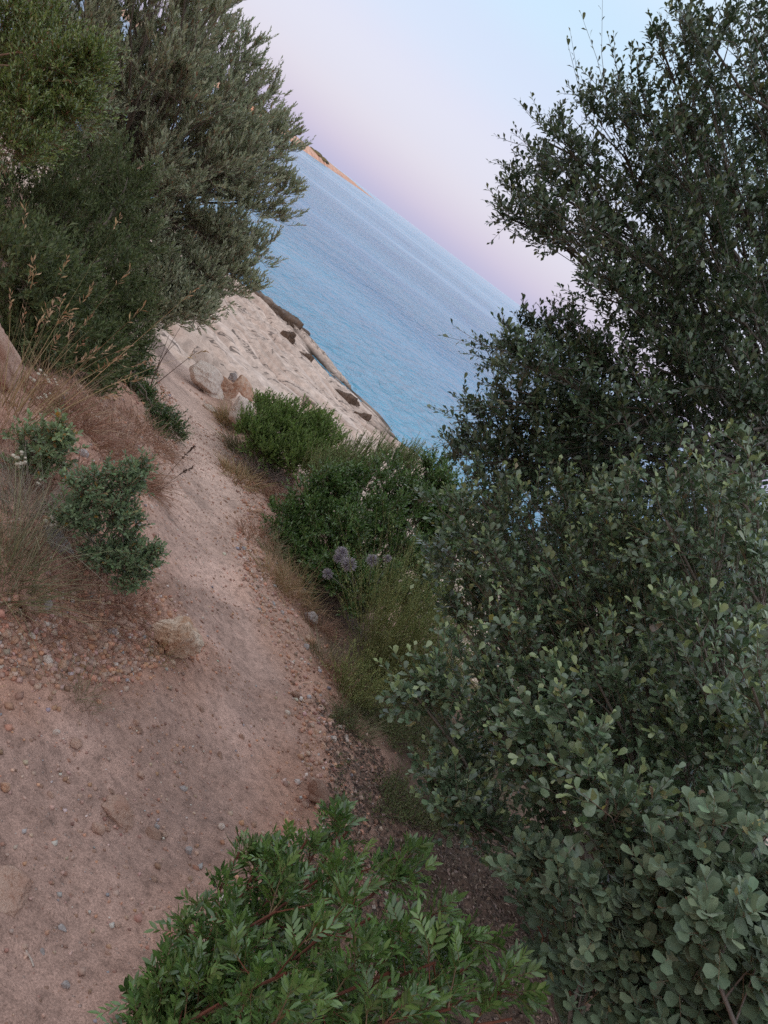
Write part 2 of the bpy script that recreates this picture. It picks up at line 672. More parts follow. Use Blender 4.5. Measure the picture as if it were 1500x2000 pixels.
def sea_material():
    mt, t, o = mat_new('sea_water')
    pos = geo_pos(t)
    mp = N_(t, 'ShaderNodeMapping')
    mp.inputs['Rotation'].default_value = (0, 0, R(-9))
    mp.inputs['Scale'].default_value = (1.9, 1.0, 1.0)
    t.links.new(pos, mp.inputs[0])
    big = N_(t, 'ShaderNodeMapping')                         # slicks and wind bands lying across the view
    big.inputs['Rotation'].default_value = (0, 0, R(-5))
    big.inputs['Scale'].default_value = (.0010, .011, 1.0)
    t.links.new(pos, big.inputs[0])
    bands = noise(t, 1.0, 4, .6, big.outputs[0])
    amp = ramp_node(t, bands, [(.40, .18), (.58, 1.0)])
    w1 = noise(t, .95, 4, .62, mp.outputs[0], .4)
    w2 = noise(t, 6.5, 2, .55, mp.outputs[0], .2)
    w0 = noise(t, .22, 2, .5, mp.outputs[0])
    hh = math_node(t, 'ADD', math_node(t, 'MULTIPLY', w1, 1.35), math_node(t, 'MULTIPLY', w2, .10))
    hh = math_node(t, 'ADD', hh, math_node(t, 'MULTIPLY', w0, 1.8))
    hh = math_node(t, 'MULTIPLY', hh, amp)
    bp = N_(t, 'ShaderNodeBump')
    bp.inputs['Strength'].default_value = 1.0
    bp.inputs['Distance'].default_value = 1.0
    t.links.new(hh, bp.inputs['Height'])
    depth = noise(t, .05, 3, .5, pos)
    col = ramp_node(t, depth, [(.35, (.085, .315, .56)), (.65, (.15, .43, .65))])
    dv = N_(t, 'ShaderNodeVectorMath', operation='DOT_PRODUCT')
    t.links.new(pos, dv.inputs[0])
    dv.inputs[1].default_value = (.46, .887, 0)
    sh_ = math_node(t, 'SUBTRACT', dv.outputs['Value'], S0Y * .887)
    col = mix_rgb(t, ramp_node(t, math_node(t, 'MULTIPLY', sh_, .02), [(.0, .5), (.5, 0.0)]), col, (.15, .45, .58))
    p = N_(t, 'ShaderNodeBsdfPrincipled')
    t.links.new(col, p.inputs['Base Color'])
    p.inputs['Roughness'].default_value = .12
    p.inputs['IOR'].default_value = 1.333
    t.links.new(bp.outputs[0], p.inputs['Normal'])
    t.links.new(p.outputs[0], o.inputs[0])
    return mt


M_SEA = sea_material()

# ------------------------------------------------------------------ the setting: sea, ground, path, rock slope, headland
q = 45000.0
link('sea', new_mesh('sea', A([-q, -200, 0], [q, -200, 0], [q, q, 0], [-q, q, 0]), np.array([[0, 1, 2, 3]]), None, False, M_SEA), kind='structure')


def axis(lo, dense_a, dense_b, hi, step, grow):
    mid = list(np.arange(dense_a, dense_b, step))
    a_, s_ = [], step
    x = dense_a
    while x > lo:
        s_ = min(s_ * grow, 9)
        x -= s_
        a_.append(x)
    b_, s_ = [], step
    x = mid[-1]
    while x < hi:
        s_ = min(s_ * grow, 9)
        x += s_
        b_.append(x)
    return np.array(a_[::-1] + mid + b_)


gx = axis(-160, -1.7, .9, 160, .026, 1.045)
gy = axis(-170, .75, 4.0, 60, .027, 1.035)
X, Y = np.meshgrid(gx, gy)
H = ground_h(X, Y)
b_, c_, e_, ip_ = zones(X, Y)
edge = fbm(X * 3, Y * 3, 51, 4)
wn = fbm(X * .9, Y * .9, 61, 3)
dusty, reddish, dark, litter = A(.55, .365, .30), A(.50, .295, .22), A(.37, .235, .185), A(.12, .082, .062)
k_in = sstep(-.12, .16, e_ - .10 + edge * .16)[..., None]
soil = reddish * (1 - k_in) + dusty * k_in
kk = sstep(.0, .25, wn)[..., None] * .45
soil = soil * (1 - kk) + dark * kk
k_far = (sstep(2.4, 6.0, np.hypot(X, Y)) * (1 - .9 * sstep(0, .5, b_)) * (1 - .8 * sstep(.0, .25, c_) * sstep(11, 9, Y)))[..., None]            # far stretch: paler limestone dust, with brighter open light painted in
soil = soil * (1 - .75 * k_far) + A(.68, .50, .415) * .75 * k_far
kl = (sstep(.15, .7, c_ + edge * .3) * sstep(6.5, 4.5, Y) * (X > -.1))[..., None] * .9   # leaf mould under the shrubs
soil = soil * (1 - kl) + litter * kl
ny, nx = X.shape
V = np.stack([X, Y, H], -1).reshape(-1, 3)
idx = np.arange(nx * ny).reshape(ny, nx)
Q = np.stack([idx[:-1, :-1], idx[:-1, 1:], idx[1:, 1:], idx[1:, :-1]], -1).reshape(-1, 4)
cx = (X[:-1, :-1] + X[1:, 1:]).ravel() / 2
cy = (Y[:-1, :-1] + Y[1:, 1:]).ravel() / 2
isp = in_poly(cx, cy, PATH_POLY)


def submesh(name, quads, kind='structure'):
    used, inv = np.unique(quads, return_inverse=True)
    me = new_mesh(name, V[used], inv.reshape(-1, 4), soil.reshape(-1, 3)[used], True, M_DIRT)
    return link(name, me, kind=kind)


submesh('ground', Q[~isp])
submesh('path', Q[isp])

# pale limestone slope dipping into the sea, bedding cut by ledges and cracks that run along the shore
eq, en = A(.887, -.46), A(.46, .887)
qs = np.linspace(-28, 20, 340)
ss = np.concatenate([np.linspace(-16.6, -9, 130)[:-1], np.linspace(-9, 1.5, 190)])
QQ, SS = np.meshgrid(qs, ss)
shore_w = fbm(QQ * .22, QQ * 0 + 3, 71, 4) * 1.6
sl = -.137 * (SS + shore_w)
wq = QQ * .10 + .25 * fbm(QQ * .3, SS * .6, 73, 3)
lay = fbm(wq, SS * .55 + .05 * QQ, 75, 3) * 9
st = np.floor(lay) + sstep(.72, 1.0, lay - np.floor(lay))
sl = sl + .15 * (st - lay * .75)
cr_ = np.abs(fbm(QQ * .16 + 5, SS * 1.1 + .11 * QQ, 77, 3))
brk = sstep(-.05, .25, fbm(QQ * .35, SS * .5, 81, 2))
sl = sl - .40 * (1 - sstep(.0, .05, cr_)) * brk
sl = sl + .022 * fbm(QQ * .8, SS * 2.2, 79, 4)
rk = np.random.default_rng(17)
for _ in range(130):
    c_q, c_s, lq = rk.uniform(-22, 14), rk.uniform(-15.5, -.6), rk.uniform(.8, 4.5)
    ang_ = rk.normal(-.10, .06)
    u_ = (QQ - c_q) * math.cos(ang_) + (SS - c_s) * math.sin(ang_)
    v_ = (SS - c_s) * math.cos(ang_) - (QQ - c_q) * math.sin(ang_) + .10 * fbm(QQ * 1.3, SS * 0 + c_q, 87, 2)
    ends = 1 - sstep(.6, 1.0, np.abs(u_) / lq)
    wdt = rk.uniform(.06, .12)
    sl = sl - rk.uniform(.10, .24) * ends * np.exp(-(v_ / wdt) ** 2) + rk.uniform(.01, .13) * ends * sstep(0, .07, v_) * (1 - sstep(.3, 2.2, v_))
top = sstep(-15.2, -16.6, SS)
sl = sl - .5 * top
sx = QQ * eq[0] + SS * en[0]
sy = S0Y + QQ * eq[1] + SS * en[1]
nq, ns = len(qs), len(ss)
idx = np.arange(nq * ns).reshape(ns, nq)
SQ = np.stack([idx[:-1, :-1], idx[:-1, 1:], idx[1:, 1:], idx[1:, :-1]], -1).reshape(-1, 4)
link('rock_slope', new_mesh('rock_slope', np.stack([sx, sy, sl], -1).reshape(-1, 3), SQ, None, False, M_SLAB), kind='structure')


def slab_z(x, y):
    s = sea_s(x, y)
    return -.137 * s


def on_slab(px, py):
    d = ray(px, py)
    ts = np.linspace(8, 60, 4000)
    P = CAM + d * ts[:, None]
    below = P[:, 2] < np.maximum(slab_z(P[:, 0], P[:, 1]), 0)
    i = int(np.argmax(below))
    return P[i], ts[i]


# far headland: low cliffs lit by the last sun
M_HEAD = rock_material('headland_rock', (.58, .33, .24), (.70, .46, .35), (.16, .14, .09), .07, False, .5)
hp = np.array([[-520, 430], [-380, 520], [-262, 640], [-270, 800], [-300, 1000], [-345, 1280], [-392, 1640]], float)
hh_ = A(12, 7, 4.6, 4.0, 4.6, 4.0, .4)
tt = np.linspace(0, len(hp) - 1, 220)
hx = np.interp(tt, range(len(hp)), hp[:, 0])
hy = np.interp(tt, range(len(hp)), hp[:, 1])
hz = np.interp(tt, range(len(hp)), hh_) * (1 + .45 * fbm(tt * 4, tt * 0, 91, 4))
tang = norm(np.stack([np.gradient(hx), np.gradient(hy)], -1))
nrm2 = np.stack([tang[:, 1], -tang[:, 0]], -1)          # seaward side
cs = [(2, -1.0), (0, .05), (-3, .45), (-7, .80), (-16, .97), (-40, 1.05), (-70, .9), (-120, -.5)]
HV = []
for off, k in cs:
    wob = 3.0 * fbm(tt * 6, tt * 0 + off, 93, 3)
    z = np.where(k < 0, k * 3.0, hz * k * (1 + .25 * fbm(tt * 9, tt * 0 + off * .3, 95, 3)))
    HV.append(np.stack([hx + nrm2[:, 0] * (off + wob), hy + nrm2[:, 1] * (off + wob), z], -1))
HV = np.stack(HV)
a_, b2 = HV.shape[:2]
idx = np.arange(a_ * b2).reshape(a_, b2)
HQ = np.stack([idx[:-1, :-1], idx[:-1, 1:], idx[1:, 1:], idx[1:, :-1]], -1).reshape(-1, 4)
link('headland', new_mesh('headland', HV.reshape(-1, 3), HQ, None, True, M_HEAD), kind='structure')

# ------------------------------------------------------------------ stones
def ico(sub):
    t = (1 + 5 ** .5) / 2
    v = [(-1, t, 0), (1, t, 0), (-1, -t, 0), (1, -t, 0), (0, -1, t), (0, 1, t), (0, -1, -t), (0, 1, -t), (t, 0, -1), (t, 0, 1), (-t, 0, -1), (-t, 0, 1)]
    f = [(0, 11, 5), (0, 5, 1), (0, 1, 7), (0, 7, 10), (0, 10, 11), (1, 5, 9), (5, 11, 4), (11, 10, 2), (10, 7, 6), (7, 1, 8),
         (3, 9, 4), (3, 4, 2), (3, 2, 6), (3, 6, 8), (3, 8, 9), (4, 9, 5), (2, 4, 11), (6, 2, 10), (8, 6, 7), (9, 8, 1)]
    v = [tuple(norm(np.array(p, float))) for p in v]
    for _ in range(sub):
        cache, nf = {}, []

        def mid(a, b):
            k = (min(a, b), max(a, b))
            if k not in cache:
                v.append(tuple(norm((np.array(v[a]) + np.array(v[b])) / 2)))
                cache[k] = len(v) - 1
            return cache[k]
        for a, b, c in f:
            ab, bc, ca = mid(a, b), mid(b, c), mid(c, a)
            nf += [(a, ab, ca), (b, bc, ab), (c, ca, bc), (ab, bc, ca)]
        f = nf
    return np.array(v), np.array(f)


ICO = {k: ico(k) for k in range(5)}


def stone_shape(seed, sub=2, cuts=9, cut=(.62, .95), rough=.06):
    r = np.random.default_rng(seed)
    v, f = ICO[sub]
    n = norm(r.normal(size=(cuts, 3)))
    d = r.uniform(*cut, cuts)
    dots = v @ n.T
    rr = np.where(dots > .05, d / np.maximum(dots, .05), 9).min(1)
    rr = np.minimum(rr, 1.0)
    k = seed * 3.7
    rr = rr + rough * (fbm(v[:, 0] * 2.2 + k, v[:, 1] * 2.2 + v[:, 2] * 1.7, seed, 4))
    if sub >= 3:
        rr = rr + rough * .35 * fbm(v[:, 0] * 9 + v[:, 2] * 5 + k, v[:, 1] * 9 - v[:, 2] * 4, seed + 5, 3)
    return v * rr[:, None], f


def euler_m(rx, ry, rz):
    return (Matrix.Rotation(rz, 3, 'Z') @ Matrix.Rotation(ry, 3, 'Y') @ Matrix.Rotation(rx, 3, 'X'))


def rock(name, label, cat, px, py, wpx, mat, seed, shape=(1, .8, .65), rot=(0, 0, 0), sink=.28, sub=4, cut=(.52, .9), rough=.14, group=None,
         cuts=11, pos=None, smooth=True):
    """a single stone, wpx photograph pixels across, sitting in the ground where that picture point is"""
    if pos is None:
        p, t = on_ground(px, py)
    else:
        p, t = pos
    size = wpx * t / FPX / 2
    v, f = stone_shape(seed, sub, cuts, cut, rough)
    v = v * np.array(shape) * size
    M3 = np.array(euler_m(*rot))
    v = v @ M3.T
    me = new_mesh(name, v, f, None, sub >= 3, mat)
    o = link(name, me, None, None, label, cat, group)
    z = float(p[2]) - v[:, 2].min() * (1 - 2 * sink)
    o.location = (float(p[0]), float(p[1]), z)
    return o


def far_spot(px, py, t):
    p_, t_ = on_ground(px, py)
    if t_ < t * 1.2:
        return p_, t_
    q_ = at(px, py, t * 1.05)
    return A(q_[0], q_[1], max(gh(q_[0], q_[1]), q_[2] - .12)), t


rock('boulder', 'rounded orange and white limestone boulder resting against the edge of the path', 'boulder', 332, 1265, 106, M_ROCK_BOULDER, 8,
     (1.12, .9, .82), (.1, .2, .9), .20, 4, (.5, .9), .22)
rock('pointed_rock', 'pointed brown rock jutting up from the rubble below the grey grass tussock', 'rock', 48, 1195, 66, M_ROCK_BROWN, 12,
     (.62, .6, 1.05), (.2, -.6, .3), .2)
rock('outcrop', 'tall pink limestone outcrop beside the tall straw grass at the picture edge', 'rock', 0, 700, 150, M_ROCK_PINK, 21,
     (.62, .8, 1.35), (.1, -.62, .2), 0, 4, (.6, .95), .18, pos=(at(-14, 685, 3.4) - A(0, 0, .22), 3.4))
rock('pale_rock', 'pale bluish grey rock lying in dry twigs on the bank', 'rock', 156, 888, 32, M_ROCK_GREY, 31, (1, .8, .8), (0, 0, .5), .25, 3)
rock('shaded_slab', 'grey flat rock half buried below the white dried flowers', 'rock', 112, 1062, 70, M_ROCK_GREY, 37, (1.2, .8, .4), (.1, .35, .5), .3, 3)
rock('white_boulder', 'large whitish boulder between green tufts on the far path edge', 'boulder', 408, 730, 80, M_ROCK_WHITE, 41,
     (1.1, .8, .72), (.1, .3, .6), .2, pos=far_spot(408, 738, 8.3))
rock('white_boulder', 'low pale boulder just below the whitish boulder on the far path edge', 'boulder', 408, 760, 59, M_ROCK_WHITE, 43,
     (1, .8, .6), (0, .3, .2), .25, group=None, pos=far_spot(408, 768, 7.9))
rock('orange_boulder', 'orange stained boulder leaning on pale boulders beside the far path', 'boulder', 432, 762, 62, M_ROCK_ORANGE, 47, (.9, .8, .8), (.3, .1, 1), .2, pos=far_spot(432, 770, 8.0))
rock('pale_boulder', 'pale boulder above the dry grass where the bright green bush begins', 'boulder', 474, 792, 75, M_ROCK_WHITE, 53, (1, .8, .8), (.3, .4, .9), .2, pos=far_spot(474, 800, 7.6))
rock('flat_stone', 'small flat pale stone on the path beside the far boulders', 'stone', 408, 800, 34, M_ROCK_WHITE, 59, (1, .8, .5), (0, .2, .9), .3, 3, pos=far_spot(408, 800, 7.3))
rock('dark_stone', 'dark grey upright stone behind the whitish boulder on the far edge', 'stone', 461, 728, 26, M_ROCK_GREY, 61, (.8, .8, 1), (.3, .1, .4), .2, 3, pos=far_spot(461, 728, 8.7))
rock('orange_rock', 'orange crumbling rock behind the dark grey upright stone', 'rock', 480, 740, 57, M_ROCK_ORANGE, 67, (1.2, .8, .6), (.1, .5, .4), .25, 3, pos=far_spot(480, 748, 8.5))
rock('orange_stone', 'round orange stone alone on the path edge opposite the dry bank', 'stone', 506, 1008, 30, M_ROCK_ORANGE, 71, (1, .8, .75), (0, .3, .4), .2, 3)
rock('orange_stone', 'wide orange stone at the foot of the dark green bush', 'stone', 577, 957, 48, M_ROCK_ORANGE, 73, (1.2, .8, .55), (0, .4, .4), .3, 3)
rock('orange_stone', 'pale orange stone in dry grass under the grey twiggy bush', 'stone', 572, 992, 36, M_ROCK_PINK, 79, (1.1, .8, .6), (0, .4, .4), .3, 3)
rock('grey_stone', 'smooth blue grey stone lying in dry grass left of the wispy broom', 'stone', 603, 1212, 34, M_ROCK_GREY, 83, (1, .9, .75), (.2, .1, .6), .2, 3, (.75, .98))
rock('red_stone', 'small rounded red stone below the smooth blue grey stone', 'stone', 605, 1254, 27, M_ROCK_ORANGE, 89, (1, .9, .75), (.2, .1, .6), .25, 3)
rock('red_rock', 'long reddish rock with lichen behind the leafy front bush', 'rock', 612, 1562, 74, M_ROCK_BROWN, 97, (1.15, .62, .55), (.1, .55, .5), .22, 4)
rock('flat_rock', 'flat dusty rock shelf bedded in the path', 'rock', 226, 1590, 108, M_ROCK_PINK, 101, (1.1, .72, .34), (.05, .2, .2), .30, 4, (.42, .85), .13)
rock('flat_rock', 'flat dusty rock at the picture edge of the path with a pale rim', 'rock', 12, 1755, 130, M_ROCK_PINK, 103, (1, .9, .3), (.05, .15, .2), .30, 4, (.42, .85), .13)
rock('white_pebble', 'round white pebble lying alone near the tip of the leafy front bush', 'pebble', 430, 1617, 15, M_ROCK_WHITE, 107, (1, .9, .85), (0, 0, 0), .2, 2, (.85, 1))
rock('grey_pebble', 'grey pebble bedded in the middle of the path', 'pebble', 357, 1541, 19, M_ROCK_GREY, 109, (1, .8, .7), (0, .2, 0), .25, 2)
rock('clod', 'lumpy pink clod with two smaller lumps against it on the path', 'clod', 190, 1622, 30, M_ROCK_PINK, 113, (1, .85, .8), (0, .3, 0), .15, 3)
rock('pebble', 'small lump touching the pink clod on its sunken side', 'pebble', 207, 1622, 16, M_ROCK_PINK, 127, (1, .85, .8), (0, .3, 0), .15, 2)
rock('pebble', 'oval two toned pebble above the lumpy pink clod', 'pebble', 231, 1604, 17, M_ROCK_PINK, 131, (1, .8, .75), (0, .4, 0), .15, 2)
rock('clod', 'brown clod topped by a grey pebble on the path', 'clod', 296, 1632, 40, M_ROCK_BROWN, 137, (1.1, .75, .45), (0, .2, .4), .2, 3)
rock('clod', 'pinkish lump at the end of the brown clod', 'clod', 316, 1632, 24, M_ROCK_PINK, 139, (1, .8, .7), (0, .2, .4), .15, 3)
rock('grey_pebble', 'blue grey pebble leaning on the brown clod', 'pebble', 303, 1619, 19, M_ROCK_GREY, 149, (1, .7, .7), (0, .6, .4), .0, 2)
rock('grey_pebble', 'dark grey pebble in a small group near the leafy front bush', 'pebble', 367, 1664, 19, M_ROCK_GREY, 151, (1, .8, .8), (0, .3, .4), .2, 2)
rock('pale_pebble', 'pale bluish pebble on the rubble bank', 'pebble', 90, 1294, 25, M_ROCK_WHITE, 157, (1, .75, .7), (0, .5, .4), .2, 2, (.8, 1))
rock('pebble', 'pale pebble below the dried grass tuft', 'pebble', 266, 1414, 17, M_ROCK_PINK, 163, (1, .8, .8), (0, .2, .2), .2, 2)
rock('pebble', 'reddish lump just below the pale pebble near the dried tuft', 'pebble', 270, 1428, 19, M_ROCK_BROWN, 167, (1.2, .8, .6), (0, .2, .2), .25, 2)
rock('pebble', 'rounded pale pebble at the foot of the rubble bank', 'pebble', 107, 1433, 17, M_ROCK_WHITE, 173, (1, .8, .9), (0, .6, .2), .15, 2)
rock('clod', 'wide pinkish clod with grass roots at the foot of the bank', 'clod', 147, 1456, 31, M_ROCK_PINK, 179, (1.2, .8, .6), (0, .2, .2), .25, 3)
rock('pebble', 'rust edged stone at the picture edge of the path', 'pebble', 8, 1540, 24, M_ROCK_ORANGE, 181, (1, .9, .8), (0, .4, .2), .2, 2)
rock('pebble', 'pinkish stone below the bank above the flat rock shelf', 'pebble', 273, 1517, 21, M_ROCK_PINK, 191, (1, .8, .7), (0, .4, .2), .2, 2)
rock('pebble', 'flat pale grey pebble low on the dusty path', 'pebble', 121, 1815, 21, M_ROCK_GREY, 193, (1.2, .7, .5), (0, .2, .3), .25, 2)
rock('pebble', 'brown pebble with a fractured face low on the path', 'pebble', 126, 1925, 22, M_ROCK_GREY, 197, (1.1, .8, .6), (0, .3, .3), .2, 2)
rock('stone', 'angular brown stone on the gravel verge by the wispy broom', 'stone', 575, 1360, 20, M_ROCK_BROWN, 199, (1.1, .8, .8), (0, .3, .3), .2, 2)

# loose stones that look alike share their label with their group
P_MATS = [M_ROCK_PINK, M_ROCK_ORANGE, M_ROCK_BROWN, M_ROCK_WHITE, M_ROCK_GREY]
PROTO = {}
for mi, mm in enumerate(P_MATS):
    for k in range(4):
        v, f = stone_shape(300 + mi * 10 + k, 1, 9, (.62, .98), .06)
        PROTO[mi, k] = new_mesh('stone', v * A(1, .85, .72), f, None, False, mm)


TONE = ['pink', 'orange', 'brown', 'whitish', 'grey']


def scatter_stones(poly_px, n, size, wts, name, label, group, r, sink=.25, power=1.6, marks=()):
    poly = np.array(poly_px, float)
    lo, hi = poly.min(0), poly.max(0)
    k = 0
    while k < n:
        px, py = r.uniform(lo, hi)
        if not in_poly(np.array([px]), np.array([py]), poly)[0]:
            continue
        p, t = on_ground(px, py)
        mi = r.choice(5, p=np.array(wts) / sum(wts))
        s = (size[0] + (size[1] - size[0]) * r.random() ** power) * t / FPX / 2
        near_ = min(marks, key=lambda m_: (m_[0] - px) ** 2 + (m_[1] - py) ** 2)[2]
        size_w = ['tiny', 'small', 'middling', 'large'][int(np.clip((s / t * FPX * 2 - size[0]) / (size[1] - size[0]) * 5, 0, 3))]
        flat_ = r.random() < .5
        lab = f"{size_w} {'flat' if flat_ else 'round'} {TONE[mi]} {name} {near_}"
        o = link(name, PROTO[mi, r.integers(4)], None, None, lab, name, group)
        sc = s * r.uniform(.8, 1.2, 3) * (A(1.1, 1.1, .65) if flat_ else 1)
        o.matrix_world = (Matrix.Translation((p[0], p[1], p[2] + s * .72 * (1 - 2 * sink) - s * .18))
                          @ euler_m(r.uniform(-.4, .4), r.uniform(-.4, .4), r.uniform(0, 6.28)).to_4x4() @ Matrix.Diagonal((*sc, 1)))
        k += 1


rs = np.random.default_rng(21)
scatter_stones([(0, 1190), (110, 1160), (290, 1190), (300, 1290), (220, 1330), (100, 1310), (0, 1330)], 110, (9, 30), (6, 4, 3, .5, .3), 'stone',
               'angular pink or brown stone in the rubble between the boulder and the bank', 'stones of the rubble bank', rs,
               marks=[(40, 1210, 'in the rubble under the pointed rock'), (60, 1300, 'in the rubble by the pale bluish pebble'), (150, 1200, 'in the rubble below the dry stems'), (160, 1320, 'at the foot of the rubble by the dried tuft'), (240, 1220, 'in the rubble short of the big boulder'), (270, 1290, 'touching the near side of the big boulder')])
scatter_stones([(0, 1400), (120, 1400), (420, 1350), (560, 1500), (440, 1680), (300, 1980), (0, 1980)], 60, (8, 19), (5, 2, 3, 1, .5), 'pebble',
               'small loose pebble lying on the dusty trodden path', 'pebbles on the path', rs, .25, 2.2,
               marks=[(80, 1450, 'on the path below the rubble bank'), (300, 1450, 'on the path near the dried tuft'), (480, 1450, 'mid path beside the gravel verge'), (230, 1600, 'around the flat rock shelf'), (400, 1620, 'on the path near the white pebble'), (80, 1720, 'by the pale rimmed flat rock'), (250, 1780, 'on the path short of the leafy bush'), (150, 1920, 'on the path at the bottom edge of the picture')])
scatter_stones([(470, 1080), (520, 1150), (600, 1240), (660, 1370), (700, 1480), (640, 1500), (600, 1400), (560, 1290), (500, 1190)], 70, (7, 19),
               (5, 4, 3, 1.2, .6), 'stone', 'small reddish stone on the gravel verge beside the broom', 'stones of the gravel verge', rs,
               marks=[(490, 1130, 'on the verge below the mastic bush'), (550, 1200, 'on the verge by the blue grey stone'), (590, 1260, 'on the verge by the rounded red stone'), (610, 1340, 'on the verge beside the broom foot'), (650, 1430, 'on the verge above the long reddish rock'), (630, 1490, 'on the verge touching the ground cover')])
scatter_stones([(280, 900), (340, 880), (330, 960), (270, 1040), (250, 980)], 26, (6, 13), (5, 2, 2, 2, .3), 'stone',
               'small pale stone on the slope below the dry twigs', 'stones under the dry twigs', rs,
               marks=[(320, 900, 'on the slope under the low glossy bush'), (300, 960, 'on the slope beside the seed spikes'), (265, 1010, 'on the slope above the sage plant')])
scatter_stones([(365, 700), (395, 690), (450, 800), (480, 900), (520, 940), (590, 960), (540, 1010), (470, 960), (430, 850), (390, 780)], 36, (7, 18),
               (4, 4, 1, 4, .5), 'stone', 'small pale or orange stone along the far path edge', 'stones along the far path edge', rs,
               marks=[(390, 710, 'by the whitish boulder'), (420, 780, 'by the orange stained boulder'), (460, 860, 'under the bright green bush'), (490, 930, 'below the grey dead bush'), (560, 970, 'by the wide orange stone'), (500, 1000, 'by the round orange stone')])

# gravel and leaf litter nobody could count
rg = np.random.default_rng(5)
gg = Geo()
v0 = A([1, 0, 0], [-1, 0, 0], [0, 1, 0], [0, -1, 0], [0, 0, 1], [0, 0, -1]) * 1.15
v0 = v0 @ np.array(euler_m(.6, .5, .3)).T
f0 = np.array([[0, 2, 4], [2, 1, 4], [1, 3, 4], [3, 0, 4], [2, 0, 5], [1, 2, 5], [3, 1, 5], [0, 3, 5]])


def gravel(n, xy_fn, smin, smax, pal, wts):
    xy = xy_fn(n)
    z = ground_h(xy[:, 0], xy[:, 1])
    s = smin + (smax - smin) * rg.random(n) ** 2.6
    pts = v0[None] * rg.uniform(.75, 1.15, (n, 6, 1)) * (s[:, None, None] * rg.uniform(.6, 1.1, (n, 1, 3)) * A(1, 1, .75))
    pts = pts + np.stack([xy[:, 0], xy[:, 1], z + s * .2], -1)[:, None]
    F = (f0[None] + (np.arange(n) * 6)[:, None, None]).reshape(-1, 3)
    c = np.repeat(tint_pick(rg, n, pal, wts, .15), 6, 0)
    gg.add(pts.reshape(-1, 3), F, c)


def filt(fn):
    def g(n):
        got = []
        cnt = 0
        while cnt < n:
            d = fn(n)
            got.append(d)
            cnt += len(d)
        return np.vstack(got)[:n]
    return g


def bank_xy(n):
    p = np.stack([rg.uniform(-2.6, .2, n * 2), rg.uniform(1.2, 6.5, n * 2)], -1)
    b, c, e, ip = zones(p[:, 0], p[:, 1])
    return p[(b > 0) & (b < rg.exponential(.45, len(b)))]


def verge_xy(n):
    p = np.stack([rg.uniform(-3, 1.2, n * 2), rg.uniform(.8, 8, n * 2)], -1)
    b, c, e, ip = zones(p[:, 0], p[:, 1])
    return p[((c > 0) & (c < rg.exponential(.22, len(c)))) | (ip & (e < rg.exponential(.045, len(c))))]


def path_xy(n):
    p = np.stack([rg.uniform(-3, .6, n * 2), rg.uniform(.7, 7, n * 2) ** 1.0], -1)
    b, c, e, ip = zones(p[:, 0], p[:, 1])
    return p[ip & (fbm(p[:, 0] * 2, p[:, 1] * 2, 5, 3) > rg.uniform(-.35, .5, len(p)))]


PALG = [(.55, .38, .31), (.56, .31, .21), (.40, .24, .18), (.64, .55, .49), (.42, .40, .41)]
gravel(5200, filt(bank_xy), .003, .020, PALG, (4, 4, 3, .6, .2))
RUB = np.array([on_ground(*q_)[0][:2] for q_ in [(-40, 1180), (110, 1150), (290, 1180), (310, 1290), (230, 1335), (100, 1320), (-40, 1340)]])


def rubble_xy(n):
    p = rg.uniform(RUB.min(0), RUB.max(0), (n * 2, 2))
    return p[in_poly(p[:, 0], p[:, 1], RUB)]


gravel(1500, filt(rubble_xy), .005, .019, PALG, (5, 4, 3, .35, .1))
gravel(8500, filt(verge_xy), .003, .019, PALG, (4, 5, 2.5, .8, .3))
gravel(7000, filt(path_xy), .0015, .0100, PALG, (5, 2.5, 5, .9, .4))
gg.build('gravel', tint_mat('gravel', .9, .2, 120, .5), kind='stuff')


def shade_xy(n):
    p = np.stack([rg.uniform(-.1, 1.9, n * 2), rg.uniform(.7, 3.4, n * 2)], -1)
    b, c, e, ip = zones(p[:, 0], p[:, 1])
    return p[c > .10]


n = 26000
p = filt(shade_xy)(n)
z = ground_h(p[:, 0], p[:, 1]) + rg.uniform(.001, .012, n)
l = norm(rg.normal(size=(n, 3)) * A(1, 1, .28))
nn = norm(rg.normal(size=(n, 3)) * .45 + A(0, 0, 1))
nn = norm(nn - l * (nn * l).sum(-1, keepdims=True))
lg = Geo()
leaves_geo(lg, np.stack([p[:, 0], p[:, 1], z], -1), l, nn, rg.uniform(.010, .026, n),
           tint_pick(rg, n, [(.18, .12, .09), (.12, .082, .062), (.30, .22, .18), (.07, .05, .04)], (4, 4, 1.6, 3), .2), leaf_proto('oval', .48, 0))
lg.build('leaf_litter', M_STRAW, kind='stuff')

